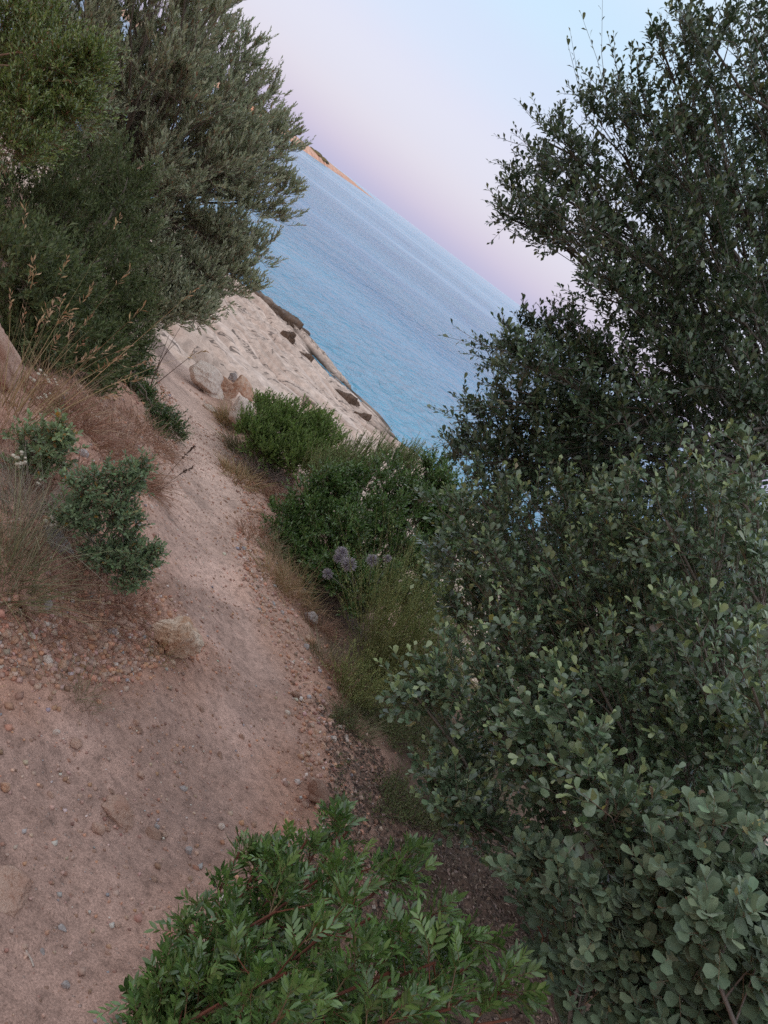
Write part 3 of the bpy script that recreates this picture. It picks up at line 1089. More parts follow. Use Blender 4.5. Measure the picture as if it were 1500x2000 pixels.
# dark ledges and blocks where the rock slope meets the water
SHORE = [(508, 598, 74, (1.7, .75, .42), 3, 'long brown rock shelf at the waterline nearest the olive tree'),
         (558, 630, 78, (1.6, .8, .5), 4, 'brown rock ledge jutting out into the sea with a wet flat top'),
         (560, 658, 40, (1.3, .9, .5), 6, 'dark brown block under the jutting ledge'),
         (596, 692, 46, (1.4, .9, .5), 8, 'dark weed covered rock just past the jutting ledge'),
         (676, 768, 60, (1.9, .7, .5), 9, 'narrow brown rock rib at the middle of the waterline'),
         (708, 806, 46, (1.8, .7, .5), 14, 'small brown rock following the narrow rib at the waterline'),
         (780, 868, 40, (2.0, .7, .45), 15, 'dark rock at the waterline just above the green bush')]
def ledge(label, px, py, wpx, elong, beds, seed, hgt):
    """bedded shore rock: two or three broken plates lying on each other, dipping seaward"""
    r = np.random.default_rng(seed)
    P_, t_ = on_slab(px, py)
    half = wpx * t_ / FPX / 2
    g = Geo()
    n = 34
    z0 = -.35
    for k in range(beds):
        a = np.arange(n) * 2 * math.pi / n
        rad = (1 + .22 * r.normal(size=n) * (r.random(n) < .5)) * (1 - .13 * k)
        rad = rad / np.maximum(np.maximum(np.abs(np.cos(a)) ** 1.0, np.abs(np.sin(a))), .6) * .9
        x_, y_ = np.cos(a) * rad * half * elong + r.normal(0, .1) * half, np.sin(a) * rad * half + r.normal(0, .12) * half
        th = hgt * r.uniform(.7, 1.2)
        levels = [(z0, 1.0), (z0 + th * .55, 1.03), (z0 + th * .9, .98), (z0 + th, .90), (z0 + th * 1.04, .45)]
        rows = []
        for z, f_ in levels:
            rows.append(np.stack([x_ * f_, y_ * f_, z + .02 * r.normal(size=n) + .10 * x_ / (half * elong) * (z > z0)], -1))
        rows.append(np.array([[x_.mean(), y_.mean(), z0 + th * 1.05]]))
        v = np.vstack(rows)
        f = []
        for m_ in range(len(levels) - 1):
            for q_ in range(n):
                b_2 = (q_ + 1) % n
                f += [(m_ * n + q_, m_ * n + b_2, m_ * n + n + b_2), (m_ * n + q_, m_ * n + n + b_2, m_ * n + n + q_)]
        for q_ in range(n):
            f.append(((len(levels) - 1) * n + q_, (len(levels) - 1) * n + (q_ + 1) % n, len(v) - 1))
        g.add(v, np.array(f), A(.3, .2, .15))
        z0 += th * .8
    me = new_mesh('shore_rock', np.vstack(g.v), np.vstack(g.t), None, False, M_SHORE)
    o = link('shore_rock', me, None, None, label, 'rock', 'dark rocks at the waterline')
    o.location = (float(P_[0]), float(P_[1]), max(float(P_[2]), 0) + (.24 if seed in (3, 4) else .12))
    o.rotation_euler = (R(r.uniform(-5, 2)), R(r.uniform(-4, 4)), R(-27 + r.uniform(-8, 8)))


HG = [.20, .22, .20, .14, .16, .14, .13]
for k, (px, py, wp, sh, sd, lab) in enumerate(SHORE):
    ledge(lab, px, py, wp * (.62, .95, .42, .40, .38, .36, .36)[k], (1.9, 1.35, 1.9, 1.9, 2.6, 1.9, 1.9)[k], 3 if k in (0, 1) else 2, sd, HG[k])
BLOCK = [(606, 800, 56, 'tilted pale block lying on the rock slope above the bright green bush', 1),
         (634, 826, 52, 'broken pale block beside the tilted block on the rock slope', 2),
         (664, 866, 40, 'small pale block lowest on the rock slope behind the green herbs', 3)]
for px, py, wp, lab, sd in BLOCK:
    P_, t_ = on_slab(px, py)
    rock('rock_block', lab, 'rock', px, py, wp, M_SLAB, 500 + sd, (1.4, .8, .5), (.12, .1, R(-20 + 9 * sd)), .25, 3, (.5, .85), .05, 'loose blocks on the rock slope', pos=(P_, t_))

# low trees on the headland
rh = np.random.default_rng(8)
for k, ti in enumerate([1.9, 2.06, 2.2, 2.3, 2.5, 3.3, 3.5, 3.62]):
    x, y, zz = np.interp(ti, tt, hx), np.interp(ti, tt, hy), np.interp(ti, tt, hz)
    nx_ = np.interp(ti, tt, nrm2[:, 0]), np.interp(ti, tt, nrm2[:, 1])
    v, f = stone_shape(700 + k, 3, 8, (.7, 1), .5)
    me = new_mesh('headland_shrub', v * A(8, 8, 2.2) * rh.uniform(.7, 1.2), f, np.tile(A(.10, .10, .055), (len(v), 1)), False, M_NEEDLE)
    o = link('headland_shrub', me, None, None, 'dark shrub on the far orange headland, ' + ['eighth', 'seventh', 'sixth', 'fifth', 'fourth', 'third', 'second', 'first'][k]
             + ' from its seaward tip', 'shrub', 'shrubs on the far headland')
    o.location = (x - nx_[0] * 9, y - nx_[1] * 9, zz * .98)

# ------------------------------------------------------------------ plants
def clumps_from_px(lst, r, jit=.0):
    c = np.array([at(x, y, t + (r.normal(0, jit) if jit else 0)) for x, y, t, _ in lst])
    rad = np.array([k for *_, k in lst])
    return c, rad


def branchlets(C, RAD, hubs, n_per, r, upb=.35, outc=None, K=6, start_u=(.55, 1.0), limbs=None):
    """fine branches inside every clump, starting on that clump's limb"""
    M_ = len(C)
    ci = np.repeat(np.arange(M_), n_per)
    u = r.uniform(*start_u, len(ci))
    L = limbs[ci]                                           # (n,K,3)
    kf = u * (L.shape[1] - 1)
    k0 = np.minimum(kf.astype(int), L.shape[1] - 2)
    fr = (kf - k0)[:, None]
    a = L[np.arange(len(ci)), k0] * (1 - fr) + L[np.arange(len(ci)), k0 + 1] * fr
    d = norm(r.normal(size=(len(ci), 3)) + A(0, 0, upb))
    if outc is not None:
        d = norm(d + .6 * norm(C[ci] - outc))
    e = C[ci] + d * (RAD[ci] * r.uniform(.45, .95, len(ci)))[:, None]
    midp = (a + e) / 2 + r.normal(size=a.shape) * (RAD[ci] * .12)[:, None] + A(0, 0, .1) * RAD[ci][:, None]
    return bez(a, midp, e, K, 0.0, r), ci


def twigs_on(B, C, RAD, ci, n_per, L, r, upb=.5, outw=.5, fwd=.5, rnd=.55, u_rng=(.25, 1.0), lean=(0, 0)):
    n = len(B) * n_per
    bi = np.repeat(np.arange(len(B)), n_per)
    u = r.uniform(*u_rng, n)
    u[::n_per] = 1.0
    K = B.shape[1]
    kf = u * (K - 1)
    k0 = np.minimum(kf.astype(int), K - 2)
    fr = (kf - k0)[:, None]
    p0, p1 = B[bi, k0], B[bi, k0 + 1]
    o = p0 * (1 - fr) + p1 * fr
    out_ = norm(o - C[ci[bi]])
    d = norm(fwd * norm(p1 - p0) + outw * out_ + A(lean[0], lean[1], upb) + rnd * r.normal(size=o.shape))
    ln = L * r.uniform(.55, 1.25, n)
    return o, d, ln, bi


def stems_geo(geo, o, d, ln, bend, rad, col, sides=3, K=3):
    u = np.linspace(0, 1, K)[None, :, None]
    P = o[:, None] + d[:, None] * ln[:, None, None] * u + bend[:, None] * u ** 2
    rr = rad * (1 - .65 * np.linspace(0, 1, K))[None, :] * np.ones((len(o), 1))
    v, t = tubes(P, rr, sides)
    c = np.repeat(col if col.ndim == 2 else np.tile(col, (len(o), 1)), K * sides, 0)
    geo.add(v, t, c)


def leaf_objects(parent, origin, b, l, n, s, c, protos, mat, count=300, name='leaf'):
    """the largest-showing leaves as parts of their own; returns the mask of the leaves left over"""
    rel = b + l * (s * .5)[:, None] - CAM
    depth = rel @ _f
    px = 750 + FPX * (rel @ _right) / depth
    py = 1000 - FPX * (rel @ _up) / depth
    face = np.abs((n * norm(rel)).sum(1))
    score = s / depth * (.3 + face)
    score[(px < 0) | (px > 1500) | (py < 0) | (py > 2000) | (depth < .3)] = -1
    # a leaf hidden behind others does not show: keep the nearest leaf of each small patch of view
    order = np.argsort(depth)
    seen = set()
    ok = np.zeros(len(b), bool)
    for i in order:
        if score[i] < 0:
            continue
        kx = int(px[i] // 14) * 1000 + int(py[i] // 14)
        if kx in seen:
            continue
        seen.add(kx)
        ok[i] = True
    score[~ok] = -1
    pick = np.argsort(-score)[:count]
    pick = pick[score[pick] > 0]
    pv, pf, pa = protos
    nv = 10
    cols = c[pick]
    key = np.argsort(cols.sum(1))
    groups = np.array_split(key, nv)
    for g in groups:
        if len(g) == 0:
            continue
        cc = cols[g].mean(0)
        C4 = np.hstack([np.tile(cc, (len(pv), 1)), pa[:, None]])
        me = new_mesh(name, pv, pf, C4, True, mat)
        for i in pick[g]:
            o = link(name, me, parent)
            W = np.cross(n[i], l[i])
            m4 = Matrix.Identity(4)
            for k in range(3):
                m4[k][0], m4[k][1], m4[k][2] = l[i][k] * s[i], W[k] * s[i], n[i][k] * s[i]
                m4[k][3] = b[i][k] - origin[k]
            o.matrix_local = m4
    keep = np.ones(len(b), bool)
    keep[pick] = False
    return keep


def shrub(name, label, cat, base, C, RAD, r, leaf, twig, pal, wts, mat, tip_pal=None, bark=(.20, .16, .13), hub_h=.35, hubs=None, limb_r=(.02, .006),
          nb=8, nt=6, nl=12, upb=.5, outw=.5, lift=.5, ang=(40, 75), leaf_objs=0, limbs_named=12, group=None, rnd=.55, start=.12, droop=0.0,
          twig_col=(.22, .17, .12), outc=None, trunk_r=None, tip_from=.72, extra=None, upw=.6, upbb=.35, leaf_name='leaf', jit=.25, twig_r=.0016, bw=.0022, lean=(0, 0)):
    """woody plant: trunk, limbs (branch), fine wood (twigs) and leaves; extra = free shoots [(start, end, bow)]"""
    base = np.asarray(base, float)
    root = thing(name, label, cat, base, group)
    kind, lsize, lw, lod = leaf
    tlen, = twig
    M_ = len(C)
    centre = C.mean(0)
    if hubs is None:
        hub = base * (1, 1, 0) + A(0, 0, base[2] + hub_h)
        hub[:2] += (centre[:2] - base[:2]) * .25
        hubs = np.tile(hub, (M_, 1)) + r.normal(size=(M_, 3)) * .04
    # trunk
    tr = trunk_r or limb_r[0] * 1.8
    hm = hubs.mean(0)
    bt = bez(base[None] - A(0, 0, .12), (base[None] + hm[None]) / 2 + r.normal(size=(1, 3)) * .03, hm[None], 8)
    v, t = tubes(bt, np.linspace(tr * 1.25, tr * .8, 8)[None], 8)
    g = Geo()
    g.add(v, t, np.array(bark))
    g.build('trunk', M_BARK, root, base)
    ctrl = (hubs * .55 + C * .45) + A(0, 0, .12) * np.linalg.norm(C - hubs, axis=1)[:, None] + r.normal(size=C.shape) * (np.linalg.norm(C - hubs, axis=1) * .08)[:, None]
    limbs = bez(hubs, ctrl, C, 9, 0, r)
    wob = r.normal(size=limbs.shape) * .012
    wob[:, 0] = 0
    limbs = limbs + wob
    lr = np.linspace(limb_r[0], limb_r[1], 9)[None] * r.uniform(.7, 1.1, (M_, 1))
    depth = np.linalg.norm(C - CAM, axis=1)
    order = np.argsort(depth)
    rest = Geo()
    for rank, i in enumerate(order):
        v, t = tubes(limbs[i:i + 1], lr[i:i + 1], 6)
        if rank < limbs_named:
            g = Geo()
            g.add(v, t, np.array(bark))
            g.build('branch', M_BARK, root, base)
        else:
            rest.add(v, t, np.array(bark))
    far_ = lod == 0
    B, ci = branchlets(C, RAD, hubs, nb, r, upbb, outc, 4 if far_ else 6, limbs=limbs)
    v, t = tubes(B, np.linspace(bw, bw * .4, B.shape[1])[None] * np.ones((len(B), 1)), 3)
    rest.add(v, t, np.array(bark) * .95)
    o, d, ln, bi = twigs_on(B, C, RAD, ci, nt, tlen, r, upb, outw, rnd=rnd, lean=lean)
    if extra is not None:
        eo, ed, el = extra
        o, d, ln = np.vstack([o, eo]), np.vstack([d, ed]), np.concatenate([ln, el])
    bend = A(0, 0, 1)[None] * (ln * r.normal(.06 - droop, .10, len(ln)))[:, None] + r.normal(size=o.shape) * (ln * .05)[:, None]
    stems_geo(rest, o, d, ln, bend, twig_r, tint_pick(r, len(o), [twig_col], [1], .15), 3, 2 if far_ else 3)
    rest.build('twigs', M_BARK, root, base, kind='stuff')
    b, l, nn_, s, u = twig_leaves(o, d, ln, nl, lsize, r, ang, lift, start, bend, upw=upw, jit=jit)
    tw = np.repeat(np.arange(len(o)), nl)
    per_twig = 1 + r.normal(0, .10, (len(o), 1))
    col = tint_pick(r, len(b), pal, wts) * per_twig[tw]
    if tip_pal is not None:                            # young growth at the shoot ends is a lighter green
        young = (r.random(len(o)) < tip_pal[1])[tw] & (u > tip_from)
        k = np.clip((u - tip_from) / (1 - tip_from), 0, 1)[:, None] * .9
        col = np.where(young[:, None], col * (1 - k) + np.array(tip_pal[0]) * k, col)
    col = np.clip(col, .008, 1)
    if leaf_objs:
        keep = leaf_objects(root, base, b, l, nn_, s, col, leaf_proto(kind, lw, 1), mat, leaf_objs, leaf_name)
        b, l, nn_, s, col = b[keep], l[keep], nn_[keep], s[keep], col[keep]
    dist = np.linalg.norm(b - CAM, axis=1)
    g = Geo()
    hi = (dist < lod)
    leaves_geo(g, b[hi], l[hi], nn_[hi], s[hi], col[hi], leaf_proto(kind, lw, 1))
    md = ~hi & (dist < 3.6)
    lo = ~hi & ~md
    leaves_geo(g, b[md], l[md], nn_[md], s[md], col[md], leaf_proto(kind, lw, 2))
    leaves_geo(g, b[lo], l[lo], nn_[lo], s[lo], col[lo], leaf_proto(kind, lw, 0))
    g.build('foliage', mat, root, base, kind='stuff')
    return root


def ell_clumps(c, rad, n, r, cr, shell=(.55, 1.0), zmin=None, view=True):
    """clumps spread through the outer part of an egg-shaped crown"""
    i = np.arange(n) + .5
    ph = np.arccos(1 - 2 * i / n)
    th = math.pi * (1 + 5 ** .5) * i
    d = np.stack([np.cos(th) * np.sin(ph), np.sin(th) * np.sin(ph), np.cos(ph)], -1)
    d = norm(d + r.normal(size=d.shape) * .12)
    C = np.asarray(c) + d * np.asarray(rad) * r.uniform(*shell, (n, 1))
    if zmin is not None:
        C = C[C[:, 2] > zmin]
    return C, cr * r.uniform(.75, 1.25, len(C))


# --- olive tree at the bend of the path
ro = np.random.default_rng(31)
oc = A(-5.15, 9.6, 5.35)
C1, R1 = ell_clumps(oc, (2.05, 1.8, 2.05), 150, ro, .36, (.78, 1.0))
_k = (C1[:, 1] < oc[1] + .5) | (ro.random(len(C1)) < .4)
C1, R1 = C1[_k], R1[_k]
C2, R2 = ell_clumps(oc - A(0, 0, .3), (1.3, 1.1, 1.3), 26, ro, .48, (.5, .9))
extra_c = [(455, 560, 9.3, .30), (400, 600, 9.2, .28), (330, 600, 9.1, .28), (510, 500, 9.4, .30), (540, 410, 9.5, .3), (545, 300, 9.5, .3), (530, 180, 9.5, .3),
           (470, 100, 9.5, .32), (400, 40, 9.4, .36), (430, -20, 9.6, .3), (330, -20, 9.5, .4), (280, 610, 9.0, .26), (490, 260, 9.2, .34), (460, 380, 9.1, .34),
           (420, 480, 9.0, .34), (360, 400, 8.8, .34), (400, 250, 8.9, .34), (350, 140, 8.9, .36), (300, 300, 8.6, .36), (290, 470, 8.7, .34), (330, 540, 8.8, .32), (300, 560, 8.7, .28), (350, 570, 8.8, .28), (400, 560, 8.9, .26), (440, 545, 9.0, .24), (370, 605, 8.8, .22),
           (420, 585, 8.9, .22), (320, 615, 8.7, .22), (285, 620, 8.6, .2), (345, 622, 8.75, .18), (250, 600, 8.5, .28), (465, 520, 9.1, .24), (395, 618, 8.9, .16), (240, 540, 8.5, .32),
           (430, 150, 9.9, .36), (470, 215, 9.9, .34), (440, 80, 9.9, .34), (400, 110, 9.9, .36), (500, 150, 9.8, .28), (390, 200, 10, .38), (350, 60, 9.9, .38), (500, 300, 9.9, .3),
           (230, 0, 9.4, .36), (190, -40, 9.4, .36), (270, 40, 9.2, .32), (250, 95, 9.2, .3), (180, 60, 9.0, .36), (230, 150, 8.9, .32), (140, 0, 9.2, .4),
           (310, 632, 8.7, .16), (275, 640, 8.6, .14), (380, 625, 8.8, .16), (340, 590, 8.75, .24), (430, 600, 8.95, .16), (480, 560, 9.1, .18), (290, 590, 8.6, .26), (520, 330, 9.4, .3), (555, 260, 9.5, .2), (560, 380, 9.5, .2), (540, 470, 9.4, .2)]
C3, R3 = clumps_from_px(extra_c, ro, .06)
CO, RO = np.vstack([C1, C2, C3]), np.concatenate([R1, R2, R3])
k = CO[:, 2] > 3.2
CO, RO = CO[k], RO[k]
_p = CO - CAM
_k = _p @ _f
_x, _y = 750 + FPX * (_p @ _right) / _k, 1000 - FPX * (_p @ _up) / _k
# keep the crown behind its seaward outline
lim = np.interp(_y, [-400, -100, 0, 60, 110, 250, 400, 480, 560, 620, 700], [430, 440, 450, 455, 535, 580, 570, 540, 510, 400, 300])
k = _x + RO * .55 * FPX / _k < lim + 8
CO, RO = CO[k], RO[k]
olive = shrub('olive_tree', 'large rounded grey green olive tree overhanging the bend of the path', 'tree', (-5.0, 9.5, gh(-5.0, 9.5)), CO, RO, ro,
              ('lance', .070, .32, 0), (.17,), [(.33, .355, .22), (.41, .43, .30), (.22, .255, .145), (.32, .21, .13)], (5, 3.2, 3, .7), M_MATTE,
              tip_pal=((.50, .52, .36), .6), nb=11, nt=9, nl=13, upb=.95, outw=.5, lift=1.2, ang=(18, 48), limbs_named=10, limb_r=(.030, .006), trunk_r=.12,
              hub_h=.9, bw=.004, twig_col=(.24, .17, .13), rnd=.35, start=.08, twig_r=.0024, upw=.35)

# --- dark and bright bushes on the bank in front of it
rd = np.random.default_rng(32)
lst = []
for x, y, t, k in [(250, 350, 6.6, .30), (200, 420, 6.3, .32), (120, 400, 6.0, .34), (40, 400, 5.8, .34), (260, 460, 6.5, .28), (220, 530, 6.2, .30), (140, 500, 5.9, .32),
                   (60, 500, 5.6, .32), (-20, 480, 5.4, .34), (255, 590, 6.4, .24), (200, 620, 6.1, .28), (120, 600, 5.7, .30), (50, 600, 5.3, .30), (230, 680, 6.2, .24),
                   (160, 690, 5.8, .28), (80, 680, 5.4, .28), (210, 740, 6.0, .22), (140, 750, 5.7, .22), (250, 640, 6.4, .2), (70, 750, 5.4, .2), (10, 700, 5.2, .24),
                   (190, 330, 6.8, .32), (100, 320, 6.6, .34), (20, 330, 6.3, .34), (-60, 600, 5.4, .34), (-60, 380, 5.8, .36), (-80, 250, 6.2, .4),
                   (235, 400, 6.9, .30), (180, 580, 6.5, .3), (100, 460, 6.4, .35), (20, 620, 4.0, .17), (60, 660, 4.1, .17), (100, 700, 4.3, .15), (140, 735, 4.6, .14), (30, 560, 4.1, .2),
                   (90, 600, 4.3, .2), (-25, 530, 4.1, .22), (60, 520, 4.4, .22), (150, 660, 4.9, .2), (15, 695, 3.9, .12), (180, 755, 5.1, .14), (130, 560, 4.8, .22),
                   (200, 700, 5.4, .18), (60, 730, 4.2, .11), (230, 520, 7.2, .34), (150, 430, 7.0, .36), (60, 440, 6.8, .36), (240, 600, 7.2, .3), (180, 480, 7.4, .4),
                   (120, 350, 7.4, .42), (200, 350, 7.6, .4)]:
    lst.append((x, y, t, k))
CD, RD = clumps_from_px(lst, rd, .12)
shrub('dark_bush', 'dark green fine leaved bush filling the bank under the olive tree', 'bush', (-3.0, 5.2, gh(-3.0, 5.2)), CD, RD, rd,
      ('lance', .044, .37, 0), (.17,), [(.105, .135, .055), (.135, .165, .07), (.07, .095, .042), (.18, .20, .095)], (5, 4, 3, 1), M_NEEDLE,
      tip_pal=((.125, .155, .06), .35), nb=12, nt=10, nl=15, upb=.75, outw=.5, lift=.8, ang=(25, 60), limbs_named=8, limb_r=(.014, .004), twig_r=.0012, hub_h=.12)

rb = np.random.default_rng(33)
lst = [(30, 60, 5.6, .26), (80, 120, 5.5, .22), (40, 190, 5.3, .26), (120, 190, 5.4, .22), (170, 150, 5.5, .15), (60, 270, 5.2, .24), (130, 260, 5.4, .20), (20, 310, 5.1, .2),
       (-30, 120, 5.4, .3), (-40, 250, 5.2, .3), (100, 50, 5.8, .2), (10, -30, 5.6, .3), (165, 220, 5.4, .12), (185, 120, 5.5, .10), (80, 190, 5.7, .3), (20, 120, 5.8, .3)]
CB, RB = clumps_from_px(lst, rb, .06)
shrub('bright_bush', 'bright yellow green bush with reddish stems high above the dark bush', 'bush', (-4.6, 5.2, gh(-4.6, 5.2)), CB, RB, rb,
      ('lance', .044, .36, 0), (.16,), [(.165, .225, .068), (.22, .275, .09), (.115, .16, .055), (.26, .15, .07)], (5, 3.2, 3, .35), M_GLOSS,
      tip_pal=((.25, .31, .09), .5), nb=14, nt=10, nl=14, upb=.6, outw=.5, lift=.8, ang=(25, 60), limbs_named=8, limb_r=(.014, .004), twig_col=(.30, .15, .09),
      bark=(.28, .17, .12), hub_h=1.0)

rl = np.random.default_rng(34)
lst = [(265, 690, 6.9, .12), (275, 740, 6.7, .14), (250, 770, 6.4, .16), (230, 790, 6.2, .15), (285, 790, 6.4, .13), (270, 830, 6.1, .13), (310, 840, 6.1, .11),
       (335, 850, 6.05, .08), (295, 860, 5.95, .09), (240, 730, 6.5, .16), (225, 760, 6.1, .15), (265, 800, 6.3, .14)]
CL, RL = clumps_from_px(lst, rl, .04)
RL = RL * 1.3
shrub('low_bush', 'low glossy green bush spilling from the bank onto the path', 'bush', (-2.35, 5.75, gh(-2.35, 5.75)), CL, RL, rl,
      ('lance', .034, .36, 0), (.11,), [(.075, .125, .04), (.10, .165, .05), (.05, .085, .03)], (5, 3, 3), M_GLOSS, tip_pal=((.15, .21, .065), .4),
      nb=14, nt=8, nl=12, upb=.5, outw=.5, lift=.7, ang=(30, 65), limbs_named=6, limb_r=(.008, .003), hub_h=.05)

# --- bushes on the seaward side of the path
rm = np.random.default_rng(35)
lst = [(560, 1050, 5.85, .19), (600, 1000, 5.95, .21), (650, 975, 6.0, .24), (700, 950, 6.15, .24), (760, 935, 6.3, .24), (815, 940, 6.4, .21), (860, 965, 6.4, .21),
       (620, 1060, 5.75, .22), (690, 1030, 5.8, .24), (760, 1010, 5.9, .26), (830, 1000, 6.1, .24), (860, 1040, 6.1, .24), (700, 1100, 5.6, .21), (780, 1080, 5.7, .24),
       (840, 1100, 5.7, .24), (660, 1130, 5.5, .18), (740, 1150, 5.5, .2), (820, 1170, 5.5, .22), (590, 1090, 5.6, .15), (720, 1000, 6.3, .28), (800, 1050, 6.3, .28),
       (880, 1100, 6.0, .28), (920, 1020, 6.3, .28), (620, 1130, 5.5, .13), (560, 1090, 5.7, .12), (700, 1160, 5.4, .15), (780, 1200, 5.4, .2), (860, 1220, 5.3, .25), (660, 1040, 5.7, .2), (555, 1015, 5.85, .15), (540, 1065, 5.75, .12), (590, 1130, 5.55, .14), (640, 1095, 5.6, .18), (610, 1020, 5.8, .2), (680, 1150, 5.4, .16),
       (600, 975, 6.0, .14), (640, 950, 6.1, .16), (690, 930, 6.25, .15), (850, 930, 6.4, .2), (890, 960, 6.2, .24), (850, 990, 6.2, .24), (810, 970, 6.4, .24),
       (880, 1020, 6.0, .24), (840, 1060, 6.3, .28), (780, 980, 6.5, .26), (730, 1060, 6.1, .26), (900, 1080, 5.8, .24), (860, 1160, 5.6, .24)]
CM, RM = clumps_from_px(lst, rm, .05)
shrub('mastic_bush', 'rounded dark green mastic bush on the path edge below the bright green bush', 'bush', (.15, 5.85, gh(.15, 5.85)), CM, RM, rm,
      ('lance', .041, .41, 0), (.12,), [(.105, .19, .058), (.135, .235, .07), (.07, .13, .042), (.18, .26, .09)], (5, 4, 2.5, 1.4), M_GLOSS,
      tip_pal=((.13, .205, .06), .35), nb=13, nt=9, nl=14, upb=.55, outw=.55, lift=.7, ang=(28, 62), limbs_named=8, limb_r=(.010, .003), twig_col=(.22, .13, .09), hub_h=.05)

rq = np.random.default_rng(36)
lst = [(500, 830, 7.3, .18), (540, 815, 7.5, .19), (580, 825, 7.5, .20), (530, 850, 7.2, .2), (575, 860, 7.15, .22), (620, 855, 7.3, .2), (640, 875, 7.2, .18),
       (500, 865, 7.0, .17), (550, 890, 7.0, .2), (600, 895, 7.0, .2), (510, 803, 7.5, .11), (610, 838, 7.5, .15), (590, 860, 7.5, .22), (480, 850, 7.1, .12),
       (520, 890, 6.9, .16), (580, 915, 6.9, .18), (640, 910, 7.0, .18), (560, 840, 7.3, .2)]
CQ, RQ = clumps_from_px(lst, rq, .05)
shrub('green_bush', 'bright green rounded bush against the rock slope above the mastic bush', 'bush', (-1.15, 6.7, gh(-1.15, 6.7)), CQ, RQ, rq,
      ('lance', .042, .36, 0), (.14,), [(.18, .265, .082), (.235, .32, .11), (.12, .18, .06)], (5, 3.5, 2.5), M_NEEDLE, tip_pal=((.20, .285, .08), .5),
      nb=16, nt=9, nl=14, upb=1.0, outw=.4, lift=1, ang=(20, 50), limbs_named=6, limb_r=(.008, .003), hub_h=.05)

rf = np.random.default_rng(37)
lst = [(650, 905, 6.7, .14), (690, 895, 6.9, .15), (730, 898, 6.9, .13), (770, 908, 6.9, .11), (670, 930, 6.5, .15), (720, 925, 6.6, .14), (630, 935, 6.5, .13),
       (610, 920, 6.7, .12), (800, 912, 6.8, .09)]
CF, RF = clumps_from_px(lst, rf, .04)
shrub('feathery_herb', 'pale feathery herb of upright stems between the bright bush and the mastic bush', 'herb', (-.35, 6.6, gh(-.35, 6.6)), CF, RF, rf,
      ('lance', .036, .24, 0), (.20,), [(.25, .33, .14), (.32, .39, .19), (.19, .25, .10), (.38, .34, .17)], (5, 3.5, 2.5, .7), M_NEEDLE,
      tip_pal=((.28, .31, .14), .4), nb=14, nt=8, nl=13, upb=1.7, outw=.2, lift=1.2, ang=(12, 38), limbs_named=0, limb_r=(.006, .003), hub_h=.05, rnd=.25)

# --- tall evergreen on the seaward side
rt = np.random.default_rng(38)
sil = [(1060, 270, 2.62, .11), (1045, 340, 2.6, .10), (1110, 300, 2.6, .12), (1120, 440, 2.55, .11), (1050, 435, 2.6, .09), (1000, 420, 2.6, .05), (1010, 380, 2.6, .05), (1080, 380, 2.6, .11), (1180, 400, 2.55, .13),
       (1185, 180, 2.65, .09), (1230, 190, 2.65, .08), (1160, 240, 2.65, .10), (1225, 270, 2.6, .11), (1310, 90, 2.65, .10), (1340, 40, 2.7, .10), (1350, 150, 2.6, .12),
       (1320, 220, 2.6, .11), (1400, 90, 2.6, .13), (1460, 40, 2.6, .14), (1480, 130, 2.5, .14), (1420, 190, 2.5, .14), (1480, 250, 2.45, .15), (1400, 280, 2.5, .14),
       (1290, 300, 2.55, .13), (1350, 340, 2.5, .13), (1440, 360, 2.4, .15), (1490, 420, 2.3, .15), (1240, 350, 2.55, .12), (1280, 420, 2.45, .13), (1370, 430, 2.4, .14),
       (1170, 480, 2.5, .11), (1220, 530, 2.45, .12), (1300, 510, 2.4, .13), (1400, 520, 2.3, .14), (1480, 540, 2.2, .15), (1175, 575, 2.5, .07), (1220, 620, 2.4, .11),
       (1290, 610, 2.35, .12), (1380, 610, 2.25, .13), (1470, 640, 2.15, .14), (1030, 660, 2.45, .08), (1090, 660, 2.45, .09), (960, 690, 2.45, .06), (1010, 710, 2.42, .08),
       (1070, 730, 2.38, .10), (1140, 690, 2.4, .10), (1190, 740, 2.3, .12), (1270, 710, 2.25, .12), (1350, 710, 2.2, .13), (1440, 740, 2.1, .13), (930, 830, 2.45, .08),
       (970, 780, 2.42, .08), (1000, 830, 2.4, .09), (1070, 810, 2.35, .11), (1140, 810, 2.3, .11), (1220, 830, 2.2, .12), (1310, 820, 2.15, .12), (1400, 830, 2.1, .13),
       (1480, 840, 2.05, .13), (900, 860, 2.5, .07), (920, 905, 2.45, .08), (980, 890, 2.4, .09), (1050, 890, 2.35, .10), (1120, 890, 2.3, .10), (990, 940, 2.4, .10)]
back = []
for x, y, t, k in sil:
    if (x > 1180 and y > 330) or (x > 1030 and y > 700):
        back.append((x + rt.normal(0, 30) + 35, y + rt.normal(0, 30), t + rt.uniform(.28, .75), k * 1.25))
back += [(1060, 930, 2.75, .15), (1130, 920, 2.8, .17), (1200, 900, 2.8, .18), (1280, 890, 2.8, .18), (1360, 900, 2.8, .18), (1020, 960, 2.75, .12), (1110, 970, 2.9, .17), (1200, 960, 2.9, .18)]
CT, RT = clumps_from_px(sil, rt, .13)
RT = RT * .88
CT2, RT2 = clumps_from_px(back, rt, .0)
CT, RT = np.vstack([CT, CT2]), np.concatenate([RT, RT2])
tb = A(1.75, 2.9, gh(1.75, 2.9))
fork = A(1.02, 2.9, 6.05)
hubs = np.array([fork + (c - fork) * np.clip(.10 + .25 * rt.random(), 0, 1) * A(.5, .5, 1) for c in CT])
